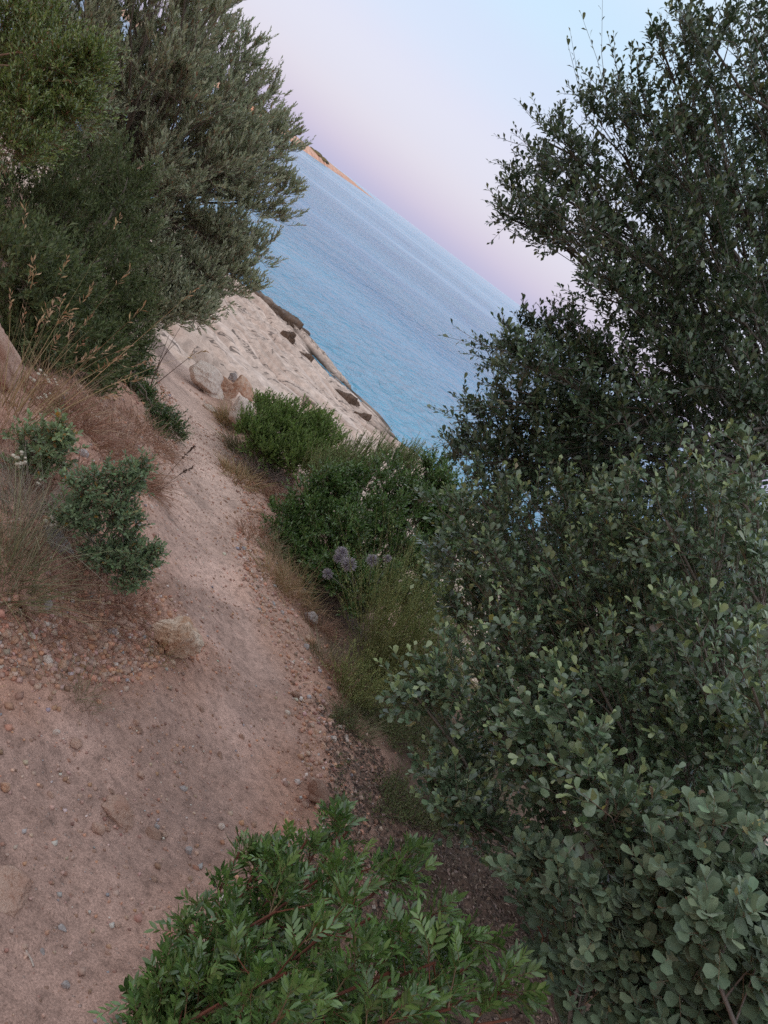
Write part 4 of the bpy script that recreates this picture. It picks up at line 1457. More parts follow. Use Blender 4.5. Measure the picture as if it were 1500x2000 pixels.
# free shoots that stand out of the crown against sky and sea
sh = [((1185, 215), (1150, 15), 2.65), ((1150, 235), (1112, 85), 2.65), ((1060, 250), (1008, 205), 2.62), ((1150, 200), (1100, 175), 2.65), ((1210, 160), (1190, 75), 2.65),
      ((1235, 170), (1230, 90), 2.65), ((1250, 170), (1275, 105), 2.65), ((1050, 300), (1000, 255), 2.6), ((1040, 430), (950, 405), 2.6), ((1060, 400), (1030, 375), 2.6),
      ((1320, 70), (1278, 45), 2.7), ((1330, 30), (1305, 10), 2.7), ((1000, 690), (872, 660), 2.45), ((1010, 680), (978, 605), 2.45), ((930, 835), (845, 795), 2.45),
      ((920, 870), (848, 850), 2.48), ((1080, 650), (1060, 610), 2.45), ((1120, 640), (1115, 600), 2.45), ((950, 800), (900, 790), 2.45), ((1050, 480), (985, 450), 2.58),
      ((1330, 120), (1290, 85), 2.65), ((1160, 560), (1120, 545), 2.5), ((1100, 470), (1060, 500), 2.55), ((985, 770), (940, 745), 2.43), ((1070, 345), (1030, 330), 2.6)]
sh = sh * 2
so = np.array([at(*a, t) for a, b_0, t in sh]) + rt.normal(0, .006, (len(sh), 3))
se = np.array([at(*b_0, t - .05) for a, b_0, t in sh])
sd_ = se - so
sl_ = np.linalg.norm(sd_, axis=1)
TREE_PAL, TREE_W = [(.072, .118, .062), (.100, .155, .084), (.048, .080, .045), (.145, .20, .115), (.26, .26, .10)], (5, 4, 3, 1.2, .08)
shrub('evergreen_tree', 'tall dark evergreen tree with small oval leaves standing against sea and sky', 'tree', tb, CT, RT, rt, ('obov', .028, .52, 1.9), (.085,),
      TREE_PAL, TREE_W, M_GLOSS, tip_pal=((.20, .26, .12), .42), hubs=hubs, nb=9, nt=6, nl=12, upb=.35, lean=(-.6, -.05), outw=.5, lift=.5, ang=(35, 68), upw=1.1, leaf_objs=300, limbs_named=40,
      limb_r=(.010, .003), trunk_r=.055, twig_col=(.17, .145, .115), bark=(.15, .13, .11), extra=(so, norm(sd_), sl_ * 1.02), start=.06, twig_r=.0013)

# --- dense evergreen growth on the slope behind the round leaved shrub
rz = np.random.default_rng(44)
lst = []
for _ in range(120):
    x, y = rz.uniform(930, 1560), rz.uniform(930, 1650)
    if y > 1480 and x < 1120 or (y < 1000 and x < 1060):
        continue
    lst.append((x, y, rz.uniform(2.9, 3.7), .24))
CZ, RZ = clumps_from_px(lst, rz)
k_ = CZ[:, 2] > ground_h(CZ[:, 0], CZ[:, 1]) + .05
CZ, RZ = CZ[k_], RZ[k_]
shrub('slope_shrub', 'dark dense evergreen shrub glimpsed through gaps behind the broad round leaved shrub', 'shrub', (2.1, 3.3, gh(2.1, 3.3)), CZ, RZ, rz,
      ('oval', .044, .58, 0), (.12,), TREE_PAL, TREE_W, M_GLOSS, nb=5, nt=6, nl=9, upb=.4, outw=.5, lift=.5, ang=(35, 68), limbs_named=4, limb_r=(.014, .0035), upw=1.0)

# --- broad grey green shrub in front of the tree
rv = np.random.default_rng(39)
sil = [(880, 1010, 2.45, .09), (930, 970, 2.4, .09), (870, 1080, 2.4, .08), (940, 1050, 2.35, .10), (1000, 1000, 2.3, .10), (1080, 980, 2.2, .10), (1150, 960, 2.1, .11),
       (1230, 950, 2.0, .10), (1300, 930, 1.95, .10), (1380, 940, 1.9, .11), (1460, 950, 1.85, .11), (900, 1140, 2.35, .09), (980, 1110, 2.25, .10), (1060, 1070, 2.15, .11),
       (1140, 1050, 2.05, .11), (1220, 1040, 1.95, .11), (1300, 1030, 1.88, .11), (1390, 1040, 1.8, .11), (1470, 1050, 1.75, .12), (880, 1210, 2.3, .08), (950, 1190, 2.2, .09),
       (1030, 1160, 2.1, .10), (1110, 1140, 2.0, .10), (1200, 1130, 1.9, .11), (1290, 1120, 1.82, .11), (1380, 1130, 1.75, .11), (1470, 1150, 1.7, .11), (900, 1270, 2.2, .07),
       (990, 1260, 2.05, .09), (1070, 1240, 1.98, .09), (1160, 1230, 1.9, .10), (1260, 1220, 1.8, .10), (1360, 1230, 1.72, .10), (1460, 1250, 1.65, .11), (800, 1350, 1.85, .05),
       (860, 1340, 1.85, .06), (930, 1350, 1.85, .07), (1000, 1350, 1.85, .09), (1080, 1330, 1.82, .09), (1170, 1320, 1.78, .09), (1270, 1320, 1.72, .10), (1370, 1330, 1.65, .10),
       (1470, 1350, 1.6, .10), (960, 1420, 1.85, .07), (1040, 1420, 1.72, .08), (1110, 1430, 1.62, .08), (1180, 1420, 1.62, .09), (1280, 1420, 1.62, .10), (1380, 1430, 1.58, .10),
       (1480, 1450, 1.55, .10), (1060, 1500, 1.62, .07), (1140, 1510, 1.58, .08), (1240, 1510, 1.58, .09), (1340, 1520, 1.52, .09), (1440, 1530, 1.5, .09), (1180, 1580, 1.6, .08),
       (900, 1500, 1.75, .035), (880, 1560, 1.72, .05), (840, 1520, 1.74, .035), (910, 1610, 1.7, .04), (1060, 1570, 1.68, .05)]
back = []
for x, y, t, k in sil:
    if x > 880 and not (y > 1330 and x < 1020):
        back.append((x + rv.normal(0, 25) + 25, y + rv.normal(0, 25), t + rv.uniform(.22, .6), k * 1.3))
CV, RV = clumps_from_px(sil, rv, .10)
RV = RV * .92
CV2, RV2 = clumps_from_px(back, rv)
CV, RV = np.vstack([CV, CV2]), np.concatenate([RV, RV2])
vb = A(1.62, 1.75, gh(1.62, 1.75))
vf = vb + A(0, 0, .5)
hubs = np.array([vf + (c - vf) * (.08 + .22 * rv.random()) for c in CV])
sh = [((870, 1345), (742, 1355), 1.85), ((850, 1310), (795, 1280), 1.9), ((905, 1290), (885, 1245), 1.95), ((900, 1530), (812, 1505), 1.74), ((890, 1550), (893, 1478), 1.72),
      ((900, 1560), (905, 1640), 1.7), ((1080, 1440), (1015, 1420), 1.62), ((1120, 1460), (1150, 1395), 1.6), ((1180, 1470), (1195, 1410), 1.6), ((1080, 1320), (1065, 1285), 1.82),
      ((880, 1040), (825, 1090), 2.4), ((900, 980), (865, 965), 2.45), ((1240, 950), (1245, 885), 2.0), ((1370, 930), (1375, 880), 1.9), ((880, 1080), (835, 1110), 2.38),
      ((1290, 1290), (1255, 1270), 1.7), ((1080, 1560), (1035, 1530), 1.6), ((1110, 1520), (1105, 1560), 1.58)]
sh = sh * 2
so = np.array([at(*a, t) for a, b_0, t in sh]) + rv.normal(0, .006, (len(sh), 3))
se = np.array([at(*b_0, t - .03) for a, b_0, t in sh])
sd_ = se - so
sl_ = np.linalg.norm(sd_, axis=1)
shrub('buckthorn_shrub', 'broad grey green shrub with round leaves in front of the tall evergreen tree', 'shrub', vb, CV, RV, rv, ('obov', .027, .62, 1.8), (.085,),
      [(.125, .19, .105), (.165, .24, .14), (.08, .125, .074), (.235, .30, .175), (.36, .34, .12), (.26, .17, .10)], (5, 4, 2.6, 1.0, .1, .07), M_GLOSS, tip_pal=((.37, .45, .20), .6), hubs=hubs, nb=6, nt=6, nl=11,
      upb=.35, lean=(-.6, -.1), outw=.5, lift=.5, ang=(38, 70), upw=1.1, leaf_objs=300, limbs_named=40, limb_r=(.010, .003), trunk_r=.04, twig_col=(.24, .20, .15), bark=(.21, .18, .15),
      extra=(so, norm(sd_), sl_ * 1.02), start=.06, twig_r=.0012)

# --- near grey green shrub with felted round leaves
rw = np.random.default_rng(40)
sil = [(1330, 1640, 1.32, .06), (1240, 1620, 1.42, .06), (1420, 1620, 1.28, .06), (1480, 1590, 1.26, .06), (1250, 1700, 1.38, .05), (1180, 1760, 1.36, .055), (1110, 1780, 1.40, .05),
       (1050, 1750, 1.45, .05), (1040, 1700, 1.5, .03), (1340, 1730, 1.25, .07), (1430, 1720, 1.22, .07), (1490, 1700, 1.2, .07), (1260, 1800, 1.30, .06), (1200, 1830, 1.33, .045),
       (1340, 1820, 1.22, .07), (1430, 1820, 1.18, .07), (1500, 1810, 1.15, .07), (1240, 1890, 1.3, .045), (1390, 1900, 1.2, .06), (1480, 1910, 1.15, .06), (1270, 1960, 1.25, .045),
       (1410, 1980, 1.2, .05), (1500, 1990, 1.15, .06), (1290, 2000, 1.22, .04), (1460, 1670, 1.42, .08), (1450, 1880, 1.38, .08),
       (1130, 1850, 1.42, .03), (1020, 1650, 1.6, .025)]
CW, RW = clumps_from_px(sil, rw, .06)
RW = RW * .9
wb = A(1.15, 1.0, gh(1.15, 1.0))
wf = wb + A(-.03, .03, .32)
hubs = np.array([wf + (c - wf) * (.05 + .2 * rw.random()) for c in CW])
shrub('felted_shrub', 'pale grey green shrub with large felted round leaves below the broad shrub', 'shrub', wb, CW, RW, rw, ('obov', .029, .74, 9), (.055,),
      [(.155, .225, .135), (.195, .27, .165), (.105, .16, .092), (.25, .31, .19), (.36, .31, .12), (.30, .19, .11)], (5, 4, 2.4, 1.0, .12, .08), M_MATTE, tip_pal=((.24, .31, .17), .35), hubs=hubs, nb=6, nt=6, nl=9,
      upb=.4, lean=(-.5, -.2), outw=.55, lift=.5, upw=1.0, ang=(45, 78), leaf_objs=300, limbs_named=30, limb_r=(.007, .003), trunk_r=.022, twig_col=(.30, .22, .15), bark=(.22, .19, .17), start=.1,
      twig_r=.0012)


# --- leafy front bush with pinnate leaves on red stems
def pinnate_bush(name, label, base, C, RAD, r, stems=7, pal=None, wts=None, tip=None, leaf_objs=300):
    base = np.asarray(base, float)
    root = thing(name, label, 'bush', base)
    wood = Geo()
    hubs = np.tile(base, (len(C), 1)) + r.normal(size=(len(C), 3)) * A(.06, .06, .01)
    ctrl = hubs * .5 + C * .5 + A(0, 0, .06) + r.normal(size=C.shape) * .02
    limbs = bez(hubs, ctrl, C, 8)
    red = A(.20, .075, .05)
    for i in range(len(C)):
        v, t = tubes(limbs[i:i + 1], np.linspace(.0045, .0024, 8)[None], 6)
        g = Geo()
        cc = np.repeat(A(.22, .16, .13)[None] * np.linspace(1, 0, 8)[:, None] + red[None] * np.linspace(0, 1, 8)[:, None], 6, 0)
        g.add(v, t, cc)
        g.build('branch', M_BARK, root, base)
    n_s = stems
    ci = np.repeat(np.arange(len(C)), n_s)
    u = r.uniform(.45, 1, len(ci))
    kf = u * 7
    k0 = np.minimum(kf.astype(int), 6)
    fr = (kf - k0)[:, None]
    so_ = limbs[ci, k0] * (1 - fr) + limbs[ci, k0 + 1] * fr
    d = norm(r.normal(size=so_.shape) * .75 + A(0, 0, .75) + .5 * norm(C[ci] - base) * A(1, 1, .3))
    ln = RAD[ci] * r.uniform(.7, 1.5, len(ci))
    bend = A(0, 0, 1)[None] * (ln * r.uniform(-.05, .2, len(ci)))[:, None]
    stems_geo(wood, so_, d, ln, bend, .0019, tint_pick(r, len(ci), [tuple(red), (.24, .16, .10)], (3, 1)), 4, 4)
    # compound leaves along the stems
    nl = 7
    b, l, nn_, s, u2 = twig_leaves(so_, d, ln, nl, .062, r, (38, 72), .8, .2, bend, tipscale=.75)
    sp = np.repeat(np.arange(len(ci)), nl)
    bd = -A(0, 0, 1)[None] * (s * r.uniform(.0, .22, len(s)))[:, None]
    stems_geo(wood, b, l, s, bd, .0009, np.tile(A(.20, .17, .07), (len(b), 1)), 3, 3)
    wood.build('twigs', M_BARK, root, base, kind='stuff')
    nlf = 9
    lb, ll, ln_, ls, lu = twig_leaves(b, l, s, nlf, .0245, r, (38, 56), .45, .22, bd, mode='pair', tipscale=.95, nrm=nn_, jit=.28)
    lf = np.repeat(np.arange(len(b)), nlf)
    col = tint_pick(r, len(lb), pal, wts, .10) * (1 + r.normal(0, .10, (len(b), 1)))[lf]
    young = ((r.random(len(ci)) < .45)[sp] & (u2 > .8))[lf]
    col = np.where(young[:, None], col * .55 + np.array(tip) * .45, col)
    col = np.clip(col, .01, 1)
    keep = leaf_objects(root, base, lb, ll, ln_, ls, col, leaf_proto('lance', .31, 1), M_GLOSS, leaf_objs, 'leaf')
    g = Geo()
    leaves_geo(g, lb[keep], ll[keep], ln_[keep], ls[keep], col[keep], leaf_proto('lance', .31, 1))
    g.build('foliage', M_GLOSS, root, base, kind='stuff')
    return root


rp = np.random.default_rng(41)
lst = [(330, 1930, 1.42, .04), (360, 1880, 1.45, .04), (395, 1810, 1.52, .03), (400, 1900, 1.36, .07), (430, 1960, 1.28, .07), (480, 1860, 1.38, .07), (500, 1700, 1.62, .045),
       (470, 1660, 1.68, .03), (540, 1780, 1.45, .07), (560, 1900, 1.27, .08), (600, 1640, 1.66, .05), (640, 1620, 1.70, .05), (690, 1610, 1.72, .05), (620, 1720, 1.52, .07),
       (640, 1820, 1.35, .08), (660, 1940, 1.22, .08), (710, 1700, 1.54, .07), (730, 1790, 1.40, .08), (780, 1700, 1.56, .05), (760, 1900, 1.26, .08), (820, 1790, 1.42, .06),
       (850, 1880, 1.30, .07), (900, 1820, 1.40, .05), (940, 1880, 1.34, .06), (980, 1940, 1.30, .05), (880, 1970, 1.22, .07), (540, 2000, 1.2, .07), (760, 2000, 1.18, .08),
       (400, 1990, 1.3, .05), (1000, 1990, 1.28, .05), (580, 1700, 1.58, .05), (540, 1640, 1.72, .03)]
CP, RP = clumps_from_px(lst, rp, .015)
pb = A(.26, .98, gh(.26, .98))
pinnate_bush('leafy_bush', 'low leafy bush with pointed green leaflets on red stems in front of the path', pb, CP, RP, rp, 8,
             [(.105, .195, .050), (.140, .25, .065), (.070, .135, .040), (.125, .20, .08)], (5, 4, 3, 1.5), (.22, .33, .085))

# ------------------------------------------------------------------ grasses, herbs and dry growth
def blades(geo, o, d, ln, wd, bend, col, K=5, r=rng, tipw=.08):
    """flat tapering blades (N) bending by the vectors in bend"""
    N = len(o)
    u = np.linspace(0, 1, K)
    P = o[:, None] + d[:, None] * (ln[:, None] * u)[..., None] + bend[:, None] * (u ** 2)[None, :, None]
    side = norm(np.cross(d, norm(r.normal(size=(N, 3)))))
    w_ = wd[:, None] * (1 - (1 - tipw) * u ** 1.6)[None]
    v = np.stack([P - side[:, None] * w_[..., None] * .5, P + side[:, None] * w_[..., None] * .5], 2).reshape(-1, 3)
    k = np.arange(K - 1)[:, None] * 2
    q = (k + np.array([[0, 1, 3, 2]]))
    t = np.vstack([q[:, [0, 1, 2]], q[:, [0, 2, 3]]])
    t = (t[None] + (np.arange(N) * K * 2)[:, None, None]).reshape(-1, 3)
    geo.add(v, t, np.repeat(col, K * 2, 0))
    return P


def disc(c, rad, n, r):
    a = r.uniform(0, 6.28, n)
    q_ = rad * np.sqrt(r.random(n))
    x, y = c[0] + q_ * np.cos(a), c[1] + q_ * np.sin(a)
    return np.stack([x, y, ground_h(x, y) - .005], -1)


def tuft(name, label, cat, px, py, rad, n, ln, pal, wts, spread=.45, bendk=.35, wd=.0022, r=None, lean=(0, 0), seeds=None, group=None, pos=None, part='blades'):
    p = on_ground(px, py)[0] if pos is None else pos
    root = thing(name, label, cat, p, group)
    o = disc(p, rad, n, r)
    rel = (o - p) / max(rad, 1e-6) * A(1, 1, 0)
    d = norm(A(0, 0, 1) + rel * spread + r.normal(size=o.shape) * spread * .55 + A(lean[0], lean[1], 0))
    L = ln * r.uniform(.4, 1.1, n)
    bend = (d * A(1, 1, 0) * 1.2 + r.normal(size=o.shape) * .3 + A(lean[0], lean[1], -.35)) * (L * bendk)[:, None]
    g = Geo()
    P = blades(g, o, d, L, wd * r.uniform(.6, 1.2, n), bend, tint_pick(r, n, pal, wts, .16), 5, r)
    g.build(part, M_STRAW, root, p, kind='stuff')
    if seeds:
        m_, sl, scol, sw = seeds
        pick = np.argsort(-L)[:m_]
        e = P[pick, -1]
        dd = norm(P[pick, -1] - P[pick, -2])
        k = 9
        bb = np.repeat(e - dd * sl * .9, k, 0) + np.repeat(dd, k, 0) * (np.tile(np.linspace(0, 1, k), m_) * sl)[:, None]
        ll = norm(np.repeat(dd, k, 0) + r.normal(size=(m_ * k, 3)) * .45)
        nn_ = r.normal(size=ll.shape)
        nn_ = norm(nn_ - ll * (nn_ * ll).sum(-1, keepdims=True))
        g = Geo()
        leaves_geo(g, bb, ll, nn_, sl * .42 * r.uniform(.6, 1.1, m_ * k), tint_pick(r, m_ * k, [scol], [1], .15), leaf_proto('lance', sw, 0))
        g.build('seed_heads', M_STRAW, root, p, kind='stuff')
    return root


rx = np.random.default_rng(51)
STRAW = [(.40, .28, .155), (.48, .35, .20), (.30, .20, .11), (.20, .21, .09)]
GREYGR = [(.23, .22, .13), (.30, .26, .17), (.18, .20, .095), (.34, .27, .16)]
DRYBR = [(.34, .19, .13), (.42, .25, .175), (.24, .135, .095), (.48, .33, .23)]

# tall straw grass leaning out of the bank in front of the dark bush
pg, tg = on_ground(40, 815)
tuft('tall_grass', 'tall straw coloured grass with drooping seed heads in front of the dark bush', 'grass clump', 40, 815, .13, 80, .50, STRAW, (4, 3, 2, 2), .32, .34, .0036, rx,
     (.06, .05), (24, .075, (.46, .29, .18), .24), part='stalks')
tuft('tall_grass', 'thin straw stalks rising over the outcrop against the dark bush', 'grass clump', 5, 850, .10, 20, .95, STRAW, (4, 3, 2, 1), .30, .22, .0026, rx,
     (.03, .10), (14, .08, (.46, .30, .17), .2), part='stalks')
# grey tussock
tuft('grass_tussock', 'grey green grass tussock with yellow outer blades at the edge of the bank', 'grass tussock', 20, 1110, .12, 420, .30, GREYGR, (4, 3, 3, 2), .55, .45, .0026, rx)
tuft('grass_tussock', 'dense grey wiry tussock behind the yellow edged tussock', 'grass tussock', 60, 1010, .12, 480, .26, [(.30, .27, .22), (.38, .34, .28), (.24, .23, .15)], (4, 3, 2), .7, .4, .0020, rx)
tuft('dry_grass', 'small dried grass tuft standing alone at the foot of the rubble bank', 'grass tuft', 165, 1370, .05, 110, .13, DRYBR[:2] + GREYGR[:2], (2, 2, 3, 2), .7, .3, .0017, rx)
tuft('dry_grass', 'greenish dry stalks among the stones beside the small dried tuft', 'grass tuft', 140, 1335, .06, 50, .12, GREYGR, (3, 2, 3, 1), .8, .3, .0015, rx)
tuft('dry_grass', 'straw tuft growing against the orange and white boulder', 'grass tuft', 305, 1290, .04, 70, .12, STRAW, (3, 2, 2, 3), .6, .3, .0016, rx)
# dry brushwood and dead herbs of the bank
for (x, y, rad, n, ln, lab) in [(235, 890, .30, 900, .24, 'mat of rusty dry twigs below the dark bush'), (180, 850, .22, 500, .20, 'rusty dead herb under the tall straw grass'),
                                (200, 1150, .16, 420, .14, 'matted dry brown stems below the sage plant'), (90, 1140, .16, 320, .13, 'thin dead grass around the pointed rock'),
                                (255, 1170, .10, 260, .10, 'dry brown herb just above the big boulder'),
                                (285, 860, .22, 620, .20, 'rusty twiggy litter under the low glossy bush'), (120, 800, .20, 520, .22, 'brown dead stems around the foot of the straw stalks'),
                                (140, 930, .18, 420, .18, 'brown dry stems between the two sage plants'), (40, 900, .16, 320, .18, 'thin brown stems below the outcrop'),
                                (270, 930, .16, 300, .10, 'low rusty litter on the slope by the seed spikes')]:
    tuft('dry_brush', lab, 'dry plant', x, y, rad, n, ln, DRYBR, (4, 3, 3, 1.5), 1.0, .5, .0036, rx, part='dry_stems')
for (x, y, rad, n, ln, lab, pal) in [(372, 712, .12, 260, .22, 'olive green tuft left of the whitish boulder', GREYGR), (395, 745, .14, 260, .18, 'grass tuft in front of the whitish boulder', GREYGR),
                                (440, 730, .13, 300, .22, 'fresh green tuft right of the whitish boulder', [(.13, .21, .05), (.18, .26, .07)] + GREYGR[:2]),
                                (490, 775, .20, 420, .24, 'low green herb behind the pale boulder', [(.13, .21, .05), (.18, .26, .07)] + GREYGR[:2]),
                                (455, 755, .16, 320, .24, 'low green growth between the orange boulder and the rock slope', [(.13, .21, .05), (.18, .26, .07)] + GREYGR[:2]),
                                (455, 830, .17, 620, .30, 'dry straw tuft with stiff stalks on the far path edge', STRAW), (480, 880, .17, 520, .24, 'pale dry tuft beside the bright green bush', GREYGR),
                                (520, 930, .20, 700, .20, 'grey dead twiggy bush on the path edge under the bright green bush', [(.33, .27, .24), (.40, .31, .26), (.27, .20, .17)]),
                                (590, 955, .20, 620, .20, 'rusty dry bush above the mastic bush', DRYBR), (545, 985, .16, 420, .14, 'rusty grass strip on the path edge by the orange stones', DRYBR),
                                (535, 1095, .12, 260, .22, 'green and straw grass at the foot of the mastic bush', GREYGR), (575, 1165, .16, 380, .26, 'straw grass in front of the mastic bush', STRAW),
                                (620, 1230, .13, 380, .18, 'rusty dry grass around the blue grey stone', DRYBR), (660, 1330, .12, 300, .16, 'rusty dry grass at the foot of the wispy broom', DRYBR),
                                (470, 935, .20, 420, .18, 'straw strip on the path edge left of the grey dead bush', STRAW), (505, 1050, .16, 380, .16, 'rusty strip of dry grass below the round orange stone', DRYBR),
                                (535, 1135, .14, 300, .20, 'yellow grass below the green grass at the mastic bush', STRAW), (640, 1290, .13, 300, .2, 'straw and green grass beside the rounded red stone', GREYGR),
                                (690, 1420, .12, 320, .14, 'low dry grass between broom and ground cover', GREYGR), (330, 665, .20, 300, .22, 'orange dry herb where the path goes under the olive tree', DRYBR), (350, 690, .14, 240, .16, 'dry herb just beyond the olive green tuft', DRYBR)]:
    w4 = (4, 3, 2, 1)[:len(pal)]
    tuft('verge_tuft', lab, 'grass tuft', x, y, rad, n, ln, pal, w4, .75, .4, .0058 if y < 1000 else .0028, rx)

# herbs with soft green leaves on the bank
rs2 = np.random.default_rng(52)


def herb(name, label, cat, base_px, lst, r, leaf, tl, pal, wts, tip, **kw):
    C, RR = clumps_from_px(lst, r, .02)
    p = on_ground(*base_px)[0]
    return shrub(name, label, cat, p, C, RR, r, leaf, (tl,), pal, wts, M_MATTE, tip_pal=tip, limb_r=(.0035, .0018), trunk_r=.006, hub_h=.03, bw=.0015, **kw)


tS = lambda x, y: on_ground(x, y)[1]
t1 = tS(200, 1130)
herb('sage_plant', 'grey green leafy sage plant with dry brown stems sprawling beside the path', 'herb', (190, 1100),
     [(150, 960, t1 - .28, .055), (190, 940, t1 - .28, .06), (240, 960, t1 - .22, .05), (160, 1010, t1 - .25, .065), (215, 1000, t1 - .22, .07), (250, 1030, t1 - .16, .06),
      (180, 1060, t1 - .16, .06), (235, 1080, t1 - .1, .065), (275, 1090, t1 - .08, .055), (295, 1100, t1 - .07, .035), (255, 1130, t1 - .05, .045), (265, 920, t1 - .2, .03),
      (130, 1000, t1 - .25, .05), (210, 1100, t1 - .1, .06)], rs2, ('oval', .023, .46, 9), .06, [(.155, .235, .11), (.21, .29, .145), (.105, .16, .08), (.44, .25, .06)], (5, 4, 2, .25),
     ((.26, .35, .18), .4), nb=9, nt=6, nl=11, upb=.7, outw=.5, lift=.5, ang=(45, 80), limbs_named=6, twig_col=(.30, .17, .11))
t2 = tS(80, 940)
herb('sage_plant', 'smaller pale green herb with orange leaves under the tall straw grass', 'herb', (80, 930),
     [(50, 860, t2 - .15, .06), (95, 865, t2 - .14, .06), (30, 905, t2 - .12, .05), (75, 905, t2 - .1, .06), (115, 895, t2 - .08, .05), (110, 850, t2 - .15, .04)], rs2,
     ('oval', .028, .46, 9), .06, [(.19, .265, .115), (.24, .32, .155), (.13, .18, .08), (.46, .23, .06)], (5, 4, 2, .5), ((.24, .31, .15), .4), nb=6, nt=5, nl=11, upb=.8,
     outw=.5, lift=.5, ang=(45, 80), limbs_named=4, twig_col=(.34, .2, .12))

# dried white everlasting flowers
def flower_plant(label, px, py, n, ln, r, lean):
    p = on_ground(px, py)[0]
    root = thing('dried_flower', label, 'flower', p)
    g = Geo()
    o = disc(p, .04, n, r)
    d = norm(A(lean[0], lean[1], 1) + r.normal(size=o.shape) * .28)
    L = ln * r.uniform(.6, 1.05, n)
    P = o[:, None] + d[:, None] * (L[:, None] * np.linspace(0, 1, 4))[..., None]
    v, t = tubes(P, np.full((n, 4), .0011), 3)
    g.add(v, t, A(.34, .27, .20))
    g.build('stem', M_STRAW, root, p, kind='stuff')
    v0_, f0_ = ICO[1]
    me = None
    for k in range(n):
        for j in range(3):
            if me is None:
                me = new_mesh('flower', v0_ * A(.0075, .0075, .0055), f0_, np.tile(A(.60, .54, .44), (len(v0_), 1)), False, M_STRAW)
            oo = link('flower', me, root)
            oo.location = tuple(P[k, -1] - p + r.normal(size=3) * .009)
            oo.scale = (r.uniform(.6, 1.2),) * 3


rfl = np.random.default_rng(53)
flower_plant('dried white everlasting flowers beside the pink outcrop', 45, 805, 6, .20, rfl, (0, .1))
flower_plant('dried white everlasting flowers above the grey wiry tussock', 20, 960, 6, .14, rfl, (0, .1))
flower_plant('dried white everlasting flowers hanging over the half buried grey rock', 95, 1050, 8, .12, rfl, (.15, .1))

# two dark seed spikes on bare stalks at the path edge
for (bx, by), (ex, ey), lab in [((290, 975), (378, 872), 'dark dry seed spike on a bare stalk leaning over the path'),
                               ((300, 968), (376, 912), 'shorter dark seed spike just below the leaning spike')]:
    p, t = on_ground(bx, by)
    e = at(ex, ey, t - .02)
    root = thing('seed_spike', lab, 'dry stalk', p)
    P = bez(p[None], ((p + e) / 2 + A(-.01, 0, .03))[None], e[None], 8)
    g = Geo()
    v, tr_ = tubes(P, np.full((1, 8), .0016), 4)
    g.add(v, tr_, A(.25, .17, .13))
    g.build('stalk', M_STRAW, root, p)
    dd = norm(e - P[0, 5])
    k = 46
    u = rx.uniform(0, 1, k)
    bb = e - dd * (u * .10)[:, None]
    ll = norm(dd + rx.normal(size=(k, 3)) * .5)
    nn_ = norm(np.cross(ll, rx.normal(size=(k, 3))))
    g = Geo()
    leaves_geo(g, bb, ll, nn_, rx.uniform(.012, .022, k), tint_pick(rx, k, [(.10, .065, .05)], [1], .2), leaf_proto('lance', .4, 0))
    g.build('seed_head', M_STRAW, root, p, kind='stuff')
# a fan of thin bare twigs in front of the far path
p, t = on_ground(292, 760)
root = thing('bare_twig', 'fan of thin bare twigs reaching over the far path', 'twig', p)
for ex, ey in [(352, 640), (345, 668), (380, 690), (330, 655)]:
    e = at(ex, ey, t - .3)
    P = bez(p[None], ((p + e) / 2 + rx.normal(size=3) * .04)[None], e[None], 7)
    v, tr_ = tubes(P, np.linspace(.004, .0018, 7)[None], 4)
    g = Geo()
    g.add(v, tr_, A(.24, .15, .12))
    g.build('stem', M_STRAW, root, p)

# wispy broom
rbr = np.random.default_rng(54)


def broom(label, base_px, n, ln, rad, r, leafy=8):
    p = on_ground(*base_px)[0]
    root = thing('broom_shrub', label, 'shrub', p)
    o = disc(p, rad, n, r)
    rel = (o - p) / rad * A(1, 1, 0)
    d = norm(A(0, 0, 1) + rel * .42 + r.normal(size=o.shape) * .16)
    L = ln * r.uniform(.45, 1.08, n)
    bend = (d * A(1, 1, 0) + r.normal(size=o.shape) * .25) * (L * .22)[:, None]
    g = Geo()
    stems_geo(g, o, d, L, bend, .0016, tint_pick(r, n, [(.28, .29, .12), (.34, .31, .15), (.19, .22, .09)], (4, 2, 3), .15), 3, 5)
    # side sprays
    ns_ = n * 4
    bi = r.integers(0, n, ns_)
    u = r.uniform(.3, .95, ns_)
    so_ = o[bi] + d[bi] * (L[bi] * u)[:, None] + bend[bi] * (u ** 2)[:, None]
    sd2 = norm(d[bi] * .9 + r.normal(size=so_.shape) * .38 + A(0, 0, .2))
    sl2 = L[bi] * .22 * r.uniform(.5, 1.2, ns_)
    stems_geo(g, so_, sd2, sl2, r.normal(size=so_.shape) * (sl2 * .1)[:, None], .0010, tint_pick(r, ns_, [(.22, .235, .09), (.17, .195, .08)], (1, 1), .15), 3, 3)
    g.build('stems', M_STRAW, root, p, kind='stuff')
    b1 = twig_leaves(np.vstack([o, so_]), np.vstack([d, sd2]), np.concatenate([L, sl2]), leafy, .017, r, (25, 60), .5, .15,
                     np.vstack([bend, np.zeros_like(so_)]))
    g = Geo()
    leaves_geo(g, b1[0], b1[1], b1[2], b1[3], tint_pick(r, len(b1[0]), [(.32, .355, .14), (.42, .44, .19), (.21, .26, .10), (.40, .34, .16)], (5, 3, 4, .8)), leaf_proto('lance', .26, 0))
    g.build('foliage', M_NEEDLE, root, p, kind='stuff')


broom('wispy yellow green broom shrub on the path edge between mastic bush and round leaved shrub', (735, 1335), 560, .92, .19, rbr)
broom('darker low broom pressed against the round leaved shrub', (830, 1370), 300, .55, .16, rbr)
broom('thin broom stems in front of the mastic bush behind the thistles', (690, 1190), 150, .42, .10, rbr, 6)
broom('small broom clump right at the gravel verge', (680, 1370), 130, .30, .08, rbr, 7)

